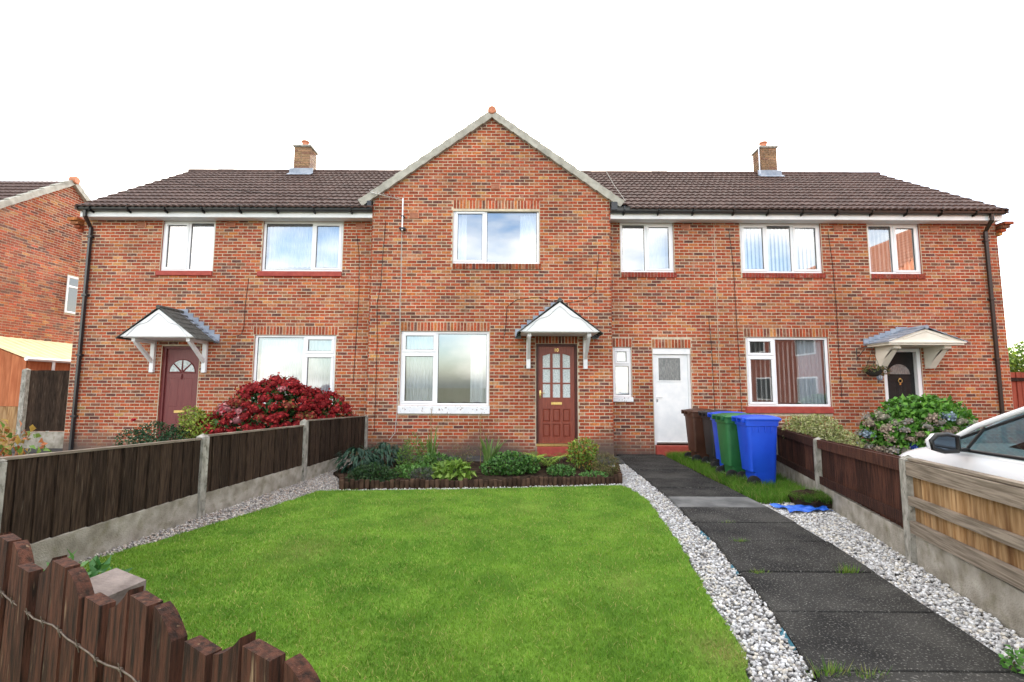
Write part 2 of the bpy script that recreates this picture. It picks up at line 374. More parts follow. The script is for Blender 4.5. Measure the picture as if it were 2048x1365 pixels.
# ------------------------------------------------------------------ windows
def curtain(win, x0,x1,z0,z1,y, amp=.02, wl=.09, name='net_curtain', m=None, scallop=False):
    n=int((x1-x0)/.012)+2; vs=[]; fs=[]; ph=random.uniform(0,6)
    for i in range(n):
        x=x0+(x1-x0)*i/(n-1); d=amp*math.sin(2*PI*x/wl+ph+.8*math.sin(x*5))
        zz=z0+(.02*abs(math.sin(x*PI/.12)) if scallop else 0)
        vs+=[(x,y+d,zz),(x+.004*math.sin(x*31),y+d*.6,(z0+z1)/2),(x,y+d*.35,z1)]
    for i in range(n-1):
        for j in range(2): fs.append((i*3+j,(i+1)*3+j,(i+1)*3+j+1,i*3+j+1))
    part(name,MB().add(vs,fs),m or NET,win,sm=80)
SLATME={}
def blinds(win,x0,x1,z0,z1,y,sp=.1,ang=1.0):
    key=round(z1-z0,2)
    if key not in SLATME:
        h=z1-z0; me=MB().box((-.043,-.001,0),(.043,.001,h)).mesh('blind_slat'); me.materials.append(BLIND); SLATME[key]=me
    x=x0+sp/2
    while x<x1:
        o=bpy.data.objects.new('blind_slat',SLATME[key]); link(o,win,(x,y,z0)); o.rotation_euler=(0,0,ang+random.uniform(-.08,.08)); x+=sp
def window(house, x0,x1,z0,z1,yf, cols, sill=None, sillz=None, room=1.3, rec=.035):
    """cols: list of (width fraction, [(height fraction, 'f' or 'o'), ... from the bottom])"""
    fw=.055; y0,y1=yf+rec,yf+rec+.07; f=MB(); gk=MB()
    f.bbox((x0,y0,z0),(x1,y1,z0+fw)); f.bbox((x0,y0,z1-fw),(x1,y1,z1)); f.bbox((x0,y0+.001,z0+fw),(x0+fw,y1,z1-fw)); f.bbox((x1-fw,y0+.001,z0+fw),(x1,y1,z1-fw))
    W=x1-x0-2*fw; H=z1-z0-2*fw; panes=[]; sashes=[]
    x=x0+fw
    for ci,(cw,rows) in enumerate(cols):
        xa=x; xb=x+W*cw; x=xb
        if ci<len(cols)-1: f.bbox((xb-.03,y0+.002,z0+fw),(xb+.03,y1,z1-fw))
        a=xa+(.03 if ci else 0); b=xb-(.03 if ci<len(cols)-1 else 0); z=z0+fw
        for ri,(rh,kind) in enumerate(rows):
            za=z; zb=z+H*rh; z=zb
            if ri<len(rows)-1: f.bbox((a,y0+.003,zb-.028),(b,y1,zb+.028))
            c=za+(.028 if ri else 0); d=zb-(.028 if ri<len(rows)-1 else 0)
            i=0
            if kind=='o':
                i=.048; s=MB(); ys=y0-.014
                s.bbox((a-.006,ys,c-.006),(b+.006,ys+.05,c+i)); s.bbox((a-.006,ys,d-i),(b+.006,ys+.05,d+.006)); s.bbox((a-.006,ys+.001,c+i),(a+i,ys+.05,d-i)); s.bbox((b-i,ys+.001,c+i),(b+.006,ys+.05,d-i))
                sashes.append(s)
            panes.append((a+i,b-i,c+i,d-i,y0+(.02 if kind=='o' else .03)))
    win=part('window',f,PVC,house)
    for s in sashes: part('sash',s,PVC,win)
    for (a,b,c,d,yy) in panes:
        g=.009
        for q in (((a,yy-.006,c),(b,yy,c+g)),((a,yy-.006,d-g),(b,yy,d)),((a,yy-.006,c+g),(a+g,yy,d-g)),((b-g,yy-.006,c+g),(b,yy,d-g))): gk.box(*q)
        tl=random.uniform(-.004,.004); t2=random.uniform(-.004,.004)
        part('pane',MB().add([(a,yy+.001+tl,c),(b,yy+.001-tl,c),(b,yy+.001-tl+t2,d),(a,yy+.001+tl+t2,d)],[(0,1,2,3)]),GLASS,win)
    part('gasket',gk,RUBBER,win)
    r=MB(); a,b,c,d=x0-.0,x1+.0,z0,z1; Y0,Y1=y1+.001,y1+room
    r.add([(a,Y0,c),(b,Y0,c),(b,Y0,d),(a,Y0,d),(a-.5,Y1,c-.4),(b+.5,Y1,c-.4),(b+.5,Y1,d+.2),(a-.5,Y1,d+.2)],[(4,7,6,5),(0,3,7,4),(1,5,6,2),(0,4,5,1),(3,2,6,7)])
    part('room',r,ROOM,win)
    if sill=='red': part('sill',MB().bbox((x0-.07,yf-.045,sillz),(x1+.01,yf+rec+.03,z0-.001)),REDPAINT,win)
    elif sill=='white': part('sill',MB().bbox((x0-.02,yf-.05,sillz),(x1+.02,yf+rec+.03,z0-.001)),FLAKYW,win)
    elif sill in('brick','redbrick'):
        for (p,q,_,_) in soldiers(x0,x1+.05,0,1):
            t=btint() if sill=='brick' else tuple(v*random.uniform(.9,1.1) for v in (.30,.06,.04)); k=random.uniform(.5,.9) if sill=='brick' else 1
            m=MB().box((p+.005,yf-.03-random.uniform(0,.004),sillz),(q-.005,yf+rec+.03,z0-.002),tuple(v*k for v in t))
            part('sill_brick',m,BRICK,win)
        part('sill_mortar',MB().box((x0+.002,yf-.022,sillz+.003),(x1+.048,yf+rec+.03,z0-.006)),MORTAR,win)
    return win
# ------------------------------------------------------------------ the terrace
YW, YB = 11.2, 10.9                     # wing face, bay face
XL, XA, XB, XC, XR = -10.22, -3.25, 2.265, 4.80, 11.53
EZ = 5.45                               # soffit height
TAN = (8.2-5.68)/(14.5-10.83); SLOPE = math.atan(TAN)
def roofz(y): return 5.68+(y-10.83)*TAN if y<=14.5 else 8.2-(y-14.5)*TAN
hL = thing('terraced_house','red brick end terrace house with brown panelled door and white net curtains','house',((XL+XA)/2,YW,0))
hC = thing('terraced_house','middle terrace house with tall projecting brick gable, glazed red door and white side door','house',((XA+XC)/2,YW,0))
hR = thing('terraced_house','red brick end terrace house with black front door and vertical blinds','house',((XC+XR)/2,YW,0))
def sol(h): return soldiers(*h)
# left house
O1=[(-8.32,-7.08,4.225,EZ),(-5.93,-4.03,4.225,EZ),(-5.99,-4.10,1.11,2.715),(-8.12,-7.25,.15,2.445)]
lint=[(-6.03,-4.06,2.715,2.925)]
blk=[(-8.33,-7.07,4.125,6),(-5.94,-4.02,4.125,6),(-6.0,-4.09,.975,2.715),(-8.13,-7.24,0,2.445)]+lint
wall=mortar(hL,'wall',YW,XL,XA+.2,-.1,5.6,O1)
emit(wall,lay(lambda z:(XL,XA),0,EZ,blk),YW,extra=[c for l in lint for c in sol(l)])
# centre house: bay and recessed strip
O2=[(-1.377,.62,4.35,5.65),(-2.515,-.515,1.107,2.785),(.545,1.475,.225,2.51)]
lint=[(-1.38,.63,5.65,5.865),(-2.53,-.50,2.785,2.995),(.53,1.49,2.51,2.725)]
blk=[(-1.385,.63,4.215,5.65),(-2.525,-.505,.925,2.785),(.535,1.485,0,2.51)]+lint
APX,APZ,GT=-.495,7.93,math.tan(math.radians(36))
wallC=mortar(hC,'wall',YB,XA,XB,-.1,5.6,O2,top=[(XA,5.6),(XB,5.6),(XB,APZ-(XB-APX)*GT),(APX,APZ),(XA,APZ-(APX-XA)*GT)])
def gx(z):
    if z<5.85: return (XA,XB)
    h=(APZ-z)/GT; return (max(XA,APX-h),min(XB,APX+h))
emit(wallC,lay(gx,0,APZ,blk,off=.05),YB,extra=[c for l in lint for c in sol(l)])
O3=[(2.565,3.825,4.24,EZ),(2.345,2.767,1.31,2.465),(3.268,4.14,.225,2.445)]
lint=[(2.33,2.79,2.465,2.68),(3.25,4.16,2.445,2.66)]
blk=[(2.555,3.835,4.125,6),(2.335,2.777,1.2,2.465),(3.258,4.15,0,2.445)]+lint
wallP=mortar(hC,'wall',YW,XB-.2,XC,-.1,5.6,O3)
emit(wallP,lay(lambda z:(XB,XC),0,EZ,blk,off=.02),YW,maxind=0,extra=[c for l in lint for c in sol(l)])
m=MB()                                   # bay returns
for xx,sg in ((XA,-1),(XB,1)):
    for k in range(76):
        t=btint(); p=.006
        if k%2: m.box((xx-.02 if sg>0 else xx-p,YB-.005,k*CH+.006),(xx+p if sg>0 else xx+.02,YB+.21,k*CH+CH-.006),t)
        else:
            m.box((xx-.02 if sg>0 else xx-p,YB-.005,k*CH+.006),(xx+p if sg>0 else xx+.02,YB+.1,k*CH+CH-.006),t); m.box((xx-.02 if sg>0 else xx-p,YB+.112,k*CH+.006),(xx+p if sg>0 else xx+.02,YB+.3,k*CH+CH-.006),btint())
part('bay_return_brickwork',m,BRICK,wallC,kind='stuff')
part('bay_return',MB().box((XA+.001,YB+.002,-.1),(XA+.1,YW+.1,5.7)).box((XB-.1,YB+.002,-.1),(XB-.001,YW+.1,5.7)),MORTAR,hC)
# right house
O4=[(5.415,7.33,4.235,EZ),(8.45,9.68,4.225,EZ),(5.44,7.355,1.11,2.715),(8.61,9.49,.15,2.47)]
lint=[(5.40,7.38,2.715,2.925)]
blk=[(5.405,7.34,4.125,6),(8.44,9.69,4.125,6),(5.43,7.365,.95,2.715),(8.60,9.50,0,2.47)]+lint
wallR=mortar(hR,'wall',YW,XC,XR,-.1,5.6,O4)
emit(wallR,lay(lambda z:(XC,XR),0,EZ,blk,off=.11),YW,extra=[c for l in lint for c in sol(l)])
# end walls, back wall (plain brick colour) and party gables
for h,x0,x1 in ((hL,XL,XA),(hC,XA,XC),(hR,XC,XR)):
    b=MB()
    b.box((x0+.002,17.7,-.1),(x1-.002,17.8,5.7))
    if h is hL: b.prism([(YW+.02,-.1),(17.8,-.1),(17.8,5.7),(14.5,8.1),(YW+.02,5.72)],'x',XL+.0,XL+.1)
    if h is hR: b.prism([(YW+.02,-.1),(17.8,-.1),(17.8,5.7),(14.5,8.1),(YW+.02,5.72)],'x',XR-.1,XR)
    part('rear_wall',b,REVEAL,h)
m=MB()                                   # stepped brick corbels at the eaves ends
for h,xx,sg in ((hL,XL,-1),(hR,XR,1)):
    m=MB()
    for i in range(4):
        a,b=(xx-.02-.045*(i+1),xx+.02) if sg<0 else (xx-.02,xx+.02+.045*(i+1))
        m.box((a,YW-.02-.05*(i+1),5.15+i*CH+.005),(b,YW+.35,5.15+(i+1)*CH-.005),btint())
    part('corbel',m,BRICK,h)
# windows
NC=lambda wn,x0,x1,z0,z1,y,**k: curtain(wn,x0,x1,z0,z1,y,**k)
wn=window(hL,-8.32,-7.08,4.225,EZ,YW,[(.5,[(1,'o')]),(.5,[(1,'f')])],'red',4.11); NC(wn,-8.24,-7.16,4.30,5.38,YW+.17)
wn=window(hL,-5.93,-4.03,4.225,EZ,YW,[(.63,[(1,'f')]),(.37,[(1,'o')])],'red',4.10); NC(wn,-5.85,-4.12,4.36,5.38,YW+.17,scallop=True)
wn=window(hL,-5.99,-4.10,1.11,2.715,YW,[(.62,[(1,'f')]),(.38,[(.74,'o'),(.26,'o')])],'red',.975); NC(wn,-5.9,-4.18,1.2,2.62,YW+.17)
wn=window(hC,-1.377,.62,4.35,5.65,YB,[(.37,[(1,'o')]),(.63,[(1,'f')])],'brick',4.22)
NC(wn,-1.30,-1.08,4.42,5.58,YB+.2,amp=.03,wl=.07); NC(wn,.18,.56,4.42,5.58,YB+.2,amp=.03,wl=.06)
wn=window(hC,-2.515,-.515,1.107,2.785,YB,[(.40,[(.72,'o'),(.28,'o')]),(.60,[(1,'f')])],'white',.93,room=2.2)
NC(wn,-2.42,-1.74,1.18,2.7,YB+.2,amp=.02,wl=.08); NC(wn,-.95,-.58,1.18,2.7,YB+.2,amp=.02,wl=.12)
wn=window(hC,2.565,3.825,4.24,EZ,YW,[(.48,[(1,'f')]),(.52,[(1,'o')])],'redbrick',4.12); NC(wn,3.2,3.75,4.3,5.38,YW+.4,amp=.01,wl=.3)
wn=window(hC,2.345,2.767,1.31,2.465,YW,[(1,[(.66,'f'),(.34,'o')])],'white',1.205); NC(wn,2.4,2.72,1.36,2.4,YW+.16,amp=.01,wl=.2)
wn=window(hR,5.415,7.33,4.235,EZ,YW,[(.32,[(1,'o')]),(.34,[(1,'f')]),(.34,[(1,'o')])],'redbrick',4.12); blinds(wn,5.48,7.27,4.29,5.39,YW+.2,.095,.45)
wn=window(hR,8.45,9.68,4.225,EZ,YW,[(.5,[(1,'f')]),(.5,[(1,'o')])],'redbrick',4.11); blinds(wn,8.5,9.62,4.28,5.39,YW+.2,.1,1.25)
wn=window(hR,5.44,7.355,1.11,2.715,YW,[(.34,[(.74,'o'),(.26,'o')]),(.66,[(1,'f')])],'red',.96,room=2.5); blinds(wn,5.5,7.0,1.2,2.62,YW+.25,.11,1.45)
curtain(wn,6.72,7.28,1.17,2.66,YW+.17,amp=.035,wl=.09,name='curtain')
# ---- doors
def leaf_panel(m,x0,x1,z0,z1,y,d=.012,e=.03):
    """raised and fielded panel"""
    m.add([(x0,y,z0),(x1,y,z0),(x1,y,z1),(x0,y,z1),(x0+e*.35,y+.012,z0+e*.35),(x1-e*.35,y+.012,z0+e*.35),(x1-e*.35,y+.012,z1-e*.35),(x0+e*.35,y+.012,z1-e*.35),
           (x0+e,y-d*.3,z0+e),(x1-e,y-d*.3,z0+e),(x1-e,y-d*.3,z1-e),(x0+e,y-d*.3,z1-e)],
          [(0,1,5,4),(1,2,6,5),(2,3,7,6),(3,0,4,7),(4,5,9,8),(5,6,10,9),(6,7,11,10),(7,4,8,11),(8,9,10,11)])
def leaf(x0,x1,z0,z1,y,holes):
    """door skin with openings left for panels and panes"""
    xs=sorted({x0,x1,*[h[0] for h in holes],*[h[1] for h in holes]}); zs=sorted({z0,z1,*[h[2] for h in holes],*[h[3] for h in holes]}); m=MB()
    for i in range(len(xs)-1):
        for j in range(len(zs)-1):
            cx,cz=(xs[i]+xs[i+1])/2,(zs[j]+zs[j+1])/2
            if not any(h[0]<cx<h[1] and h[2]<cz<h[3] for h in holes): m.box((xs[i],y,zs[j]),(xs[i+1],y+.04,zs[j+1]))
    return m
def frame(x0,x1,z0,z1,y,w,m,house,nm='door_frame',d=.09):
    f=MB().bbox((x0,y,z0),(x0+w,y+d,z1)).bbox((x1-w,y,z0),(x1,y+d,z1)).bbox((x0+w,y+.001,z1-w),(x1-w,y+d,z1)); return part(nm,f,m,house)
# left: brown door with fanlight
x0,x1,z0,z1=-8.12,-7.25,.15,2.445; yd=YW+.09
frame(x0,x1,z0,z1,YW+.05,.06,DOORBRN,hL)
a,b=x0+.065,x1-.065; cx=(a+b)/2; m=MB(); m.box((a,yd,z0+.03),(b,yd+.04,z1-.065))
d=part('door',m,DOORBRN,hL)
pn=MB()
for (p,q) in ((a+.09,cx-.045),(cx+.045,b-.09)):
    leaf_panel(pn,p,q,1.03,1.72,yd-.001); leaf_panel(pn,p,q,z0+.18,.80,yd-.001)
part('panel',pn,DOORBRN,d)
fz,fr=1.83,.29
for i in range(4):
    t0,t1=PI*i/4+.05,PI*(i+1)/4-.05; pts=[(cx+.06*math.cos((t0+t1)/2),fz+.06*math.sin((t0+t1)/2)+.01)]+[(cx+fr*math.cos(t0+(t1-t0)*k/5),fz+fr*math.sin(t0+(t1-t0)*k/5)+.01) for k in range(6)]
    part('pane',MB().prism(pts,'y',yd-.004,yd+.01),FROST,d)
tr=MB().tube([(cx+(fr+.015)*math.cos(PI*k/16),yd-.004,fz+(fr+.015)*math.sin(PI*k/16)) for k in range(17)],.012,6)
for i in range(1,4): tr.tube([(cx+.03*math.cos(PI*i/4),yd-.004,fz+.03*math.sin(PI*i/4)),(cx+fr*math.cos(PI*i/4),yd-.004,fz+fr*math.sin(PI*i/4))],.01,6)
tr.tube([(cx-fr-.02,yd-.004,fz),(cx+fr+.02,yd-.004,fz)],.012,6)
part('fanlight_bars',tr,DOORBRN,d,sm=50)
part('letterbox',MB().bbox((cx-.12,yd-.014,.90),(cx+.12,yd,.965)).box((cx-.095,yd-.018,.917),(cx+.095,yd-.013,.948)),BRASS,d)
part('knocker',MB().tube([(cx,yd-.01,1.80),(cx,yd-.03,1.74),(cx,yd-.012,1.68)],.014,6),DOORBRN,d,sm=50)
part('doorstep',MB().bbox((x0-.05,YW-.18,-.05),(x1+.05,YW+.12,.148)),REDPAINT,hL)
# centre: glazed red door, number 10
x0,x1,z0,z1=.545,1.475,.225,2.51; yd=YB+.08
frame(x0,x1,z0+.03,z1,YB+.035,.05,FRAMEDK,hC)
a,b=x0+.055,x1-.055; zb,zt=z0+.06,z1-.055; cw=(b-a-.2-.12)/3
cols=[a+.1+i*(cw+.06) for i in range(3)]; holes=[]; gl=[]; pl=[]
gz=[1.30,1.635,1.97]; gh=[.305,.305,.32]
for c in cols:
    for zz,hh in zip(gz,gh): holes.append((c,c+cw,zz,zz+hh)); gl.append((c,c+cw,zz,zz+hh))
    for zz,hh in ((.42,.29),(.755,.29)): holes.append((c,c+cw,zz,zz+hh)); pl.append((c,c+cw,zz,zz+hh))
d=part('door',leaf(a,b,zb,zt,yd,holes),DOORRED,hC)
for i,(p,q,r,s) in enumerate(gl):
    part('pane',MB().box((p,yd+.018,r),(q,yd+.024,s)),FROST,d)
for i,c in ((0,cols[0]),(2,cols[2])):      # shaped top corners of the outer panes
    s=gz[2]+gh[2]; tri=[(c,s+.001),(c,s-.05),(c+cw,s+.001)] if i==0 else [(c+cw,s+.001),(c,s+.001),(c+cw,s-.05)]
    part('arched_rail',MB().prism(tri,'y',yd+.004,yd+.03),DOORRED,d)
for (p,q,r,s) in pl:
    pm=MB(); leaf_panel(pm,p,q,r,s,yd+.008,e=.035); part('panel',pm,DOORRED,d)
part('letterbox',MB().bbox((1.01-.12,yd-.014,1.135),(1.01+.12,yd,1.20)).box((1.01-.095,yd-.018,1.15),(1.01+.095,yd-.013,1.185)),BRASS,d)
part('handle',MB().bbox((a+.025,yd-.008,1.28),(a+.06,yd,1.46)).tube([(a+.042,yd-.005,1.40),(a+.042,yd-.05,1.40),(a+.14,yd-.05,1.40)],.009,8),BRASS,d,sm=50)
part('house_number',text_mb('10',.11),BRASS,d,at=(1.01,yd-.004,2.37))
part('threshold',MB().bbox((x0,YB-.03,z0),(x1,YB+.1,z0+.055)),BRASS,hC)
part('doorstep',MB().bbox((x0+.02,YB-.12,-.05),(x1-.02,YB+.1,z0-.003)),REDPAINT,hC)
# centre: white side door
x0,x1,z0,z1=3.268,4.14,.225,2.445; yd=YW+.06
fr_=frame(x0,x1,z0,z1,YW+.03,.05,PAINTW,hC); part('door_head',MB().bbox((x0-.0,YW+.012,z1-.14),(x1+.0,YW+.1,z1-.003)),PAINTW,hC)
a,b=x0+.053,x1-.053; pz0,pz1,px0,px1=1.70,2.22,a+.09,b-.17
d=part('door',leaf(a,b,z0+.03,z1-.142,yd,[(px0,px1,pz0,pz1)]),PAINTW,hC)
part('pane',MB().box((px0,yd+.012,pz0),(px1,yd+.02,pz1)),FROSTD,d)
fm=MB()
for q in (((px0-.025,yd-.01,pz0-.025),(px1+.025,yd+.01,pz0)),((px0-.025,yd-.01,pz1),(px1+.025,yd+.01,pz1+.025)),((px0-.025,yd-.01,pz0),(px0,yd+.01,pz1)),((px1,yd-.01,pz0),(px1+.025,yd+.01,pz1))): fm.box(*q)
part('glazing_bead',fm,PAINTW,d)
part('handle',MB().tube([(a+.04,yd,1.31),(a+.04,yd-.045,1.31),(a+.15,yd-.045,1.31)],.008,8).bbox((a+.025,yd-.006,1.20),(a+.055,yd,1.36)),CHROME,d,sm=50)
part('weather_bar',MB().bbox((a,yd-.03,z0+.03),(b,yd-.001,z0+.075)),CHROME,d)
part('doorstep',MB().bbox((x0+.01,YW-.10,-.05),(x1-.01,YW+.1,z0-.003)),REDPAINT,hC)
# right: black door in white frame
x0,x1,z0,z1=8.61,9.49,.15,2.47; yd=YW+.12
frame(x0,x1,z0,z1,YW+.02,.085,PVC,hR,d=.12); a,b=x0+.085,x1-.085; cx=(a+b)/2
d=part('door',MB().box((a,yd,z0+.02),(b,yd+.04,z1-.085)),DOORBLK,hR)
fz,fr=1.86,.27
pts=[(cx+fr*math.cos(PI*k/14),fz+fr*.95*math.sin(PI*k/14)) for k in range(15)]
part('fanlight',MB().prism(pts,'y',yd-.006,yd+.01),FROSTD,d)
part('fanlight_bead',MB().tube([(p[0],yd-.006,p[1]) for p in pts]+[(pts[0][0],yd-.006,pts[0][1])],.012,6),DOORBLK,d,sm=50)
pm=MB()
for (p,q) in ((a+.08,cx-.09),(cx-.055,cx+.055),(cx+.09,b-.08)): leaf_panel(pm,p,q,.95,1.70,yd-.002,e=.025); leaf_panel(pm,p,q,.3,.85,yd-.002,e=.025)
part('panel',pm,DOORBLK,d)
part('knocker',MB().lathe([(.0,-.03),(.02,-.025),(.022,0)],(cx,yd,1.76),10,'y').tube([(cx+.045*math.sin(t),yd-.022,1.715+.045*math.cos(t)) for t in [k*2*PI/14 for k in range(15)]],.010,6).box((cx-.015,yd-.02,1.62),(cx+.015,yd,1.66)),BRASS,d,sm=50)
part('doorstep',MB().bbox((x0-.05,YW-.2,-.05),(x1+.05,YW+.14,.148)),REDPAINT,hR)
pq=part('number_plaque',MB().lathe([(0,-.018),(.062,-.018),(.075,-.008),(.075,0)],(8.498,YW-.007,1.794),20,'y'),LEAD,hR,sm=40)
part('house_number',text_mb('12',.085,.004),PVC,pq,at=(8.498,YW-.0275,1.794))
# ---- door canopies
def canopy(house, xc, zb, hw, zt, proj, yf, style):
    yo=yf-proj; root=part('door_canopy',MB().prism([(xc-hw+.02,zb),(xc+hw-.02,zb),(xc,zt-.06)],'y',yo+.02,yf+.01),PAINTW if style!='flat' else CREAM,house)
    rise=(zt-zb)/hw; ang=math.atan(rise); ln=math.hypot(hw+.07,(hw+.07)*rise)
    wm=PAINTW if style!='flat' else CREAM
    # scalloped barge board on the gable front
    if style!='flat':
        n=24; up=[];
        for i in range(n+1):
            u=-1+2*i/n; a=abs(u); z=zb+.03+(zt-zb-.16)*(1-a)**.9+.035*math.cos(a*PI*3.0)*(1 if .1<a<.85 else .4)
            up.append((xc+u*(hw-.14),max(zb+.012,z)))
        part('barge_board',MB().prism([(xc-hw,zb-.004)]+[(xc+hw,zb-.004),(xc,zt-.035)],'y',yo-.02,yo+.012),wm,root)
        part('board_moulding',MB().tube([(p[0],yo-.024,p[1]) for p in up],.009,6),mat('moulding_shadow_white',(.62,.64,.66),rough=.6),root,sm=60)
    else:
        part('barge_board',MB().prism([(xc-hw,zb),(xc+hw,zb),(xc+hw,zb+.03),(xc,zt-.03),(xc-hw,zb+.03)],'y',yo-.015,yo+.012),wm,root)
        part('cornice',MB().bbox((xc-hw-.05,yo-.05,zb-.045),(xc+hw+.05,yf,zb-.002)).bbox((xc-hw-.02,yo-.02,zb-.085),(xc+hw+.02,yf,zb-.047)),wm,root)
        part('pediment_moulding',MB().tube([(xc-hw*.62,yo-.018,zb+.05),(xc,yo-.018,zt-.075),(xc+hw*.62,yo-.018,zb+.05)],.012,6),wm,root)
    part('soffit',MB().box((xc-hw+.03,yo+.03,zb-.02),(xc+hw-.03,yf-.001,zb-.003)),wm,root)
    # tiles: courses on both slopes
    rows=6 if style!='flat' else 4
    for sg in (-1,1):
        for r in range(rows):
            t0=r/rows; t1=(r+1.25)/rows if r<rows-1 else 1.0
            def pt(t,l): return (xc+sg*(hw+.07)*(1-t),zt-(hw+.07)*rise*(1-t)+l)
            (xa,za),(xb,zb2)=pt(t0,.028),pt(t1,.008)
            if style!='flat':
                ncol=3; ys=[yo-.05+(yf-yo+.03)*c/ncol for c in range(ncol+1)]
            else: ncol=2; ys=[yo-.06+(yf-yo+.05)*c/ncol for c in range(ncol+1)]
            for c in range(ncol):
                m=MB(); A,B=ys[c]+.002,ys[c+1]-.002; n=6; vs=[]
                for i in range(n+1):
                    yy=A+(B-A)*i/n; hgt=.010*math.sin(PI*((i/n*2)%1)) if style!='flat' else 0
                    vs+=[(xa,yy,za+hgt),(xb,yy,zb2+hgt),(xa,yy,za-.026)]
                fs=[]
                for i in range(n):
                    o=i*3; fs+=[(o,o+3,o+4,o+1),(o+2,o+5,o+3,o)]
                fs+=[(0,1,2),(n*3,n*3+2,n*3+1)]
                part('roof_tile',m.add(vs,fs),GREYTILE if style!='flat' else LEAD,root)
    part('ridge_tile',MB().tube([(xc,yo-.06,zt+.015),(xc,yf-.01,zt+.015)],.045,8),GREYTILE if style!='flat' else LEAD,root,sm=50)
    # stepped lead flashing against the wall
    fl=MB(); n=7
    for sg in (-1,1):
        for i in range(n):
            t=i/n; xa=xc+sg*(hw+.10)*(1-t); xb=xc+sg*(hw+.10)*(1-t-1/n); z=zt-(hw+.07)*rise*(1-t)
            lo,hi=min(xa,xb),max(xa,xb); fl.box((lo,yf-.012-.002*i,z-.02),(hi,yf-.004,z+(hw/n)*rise+.10))
            fl.prism([(xa,z+.0),(xb,z+(hw/n)*rise),(xb,z+(hw/n)*rise+.012),(xa,z+.04)],'y',yf-.16,yf-.013)
    part('lead_flashing',fl,LEAD,root)
    # brackets
    for sg in (-1,1):
        if style=='gallows':
            x=xc+sg*(hw-.20); b=MB()
            b.bbox((x-.045,yf-.07,zb-.76),(x+.045,yf-.002,zb-.02)); b.bbox((x-.04,yo+.1,zb-.10),(x+.04,yf-.07,zb-.021))
            P0,P1=(yf-.05,zb-.52),(yo+.16,zb-.09); dx,dz=P1[0]-P0[0],P1[1]-P0[1]; l=math.hypot(dx,dz); nx,nz=-dz/l*.035,dx/l*.035
            b.prism([(P0[0]+nx,P0[1]+nz),(P1[0]+nx,P1[1]+nz),(P1[0]-nx,P1[1]-nz),(P0[0]-nx,P0[1]-nz)],'x',x-.032,x+.032)
            part('bracket',b,wm,root)
        else:
            x=xc+sg*(hw-.24); pr=[(yf-.001,zb-.08),(yo+.10,zb-.08),(yo+.08,zb-.14)]
            for k in range(9):
                t=k/8; pr.append((yo+.11+(proj-.27)*min(1,t*1.6)**.45+.03*math.sin(t*2*PI),zb-.15-.33*t))
            pr+=[(yf-.12,zb-.56),(yf-.001,zb-.58)]
            part('bracket',MB().prism(pr,'x',x-.07,x+.07).prism([(p[0]+.012,p[1]-.012) for p in pr[1:-1]],'x',x-.078,x+.078),wm,root)
    return root
canopy(hL,-7.70,2.59,.80,3.22,.75,YW-.007,'gallows')
canopy(hC,1.01,2.70,.84,3.36,.75,YB-.007,'gallows')
canopy(hR,9.07,2.57,.80,2.865,.65,YW-.007,'flat')
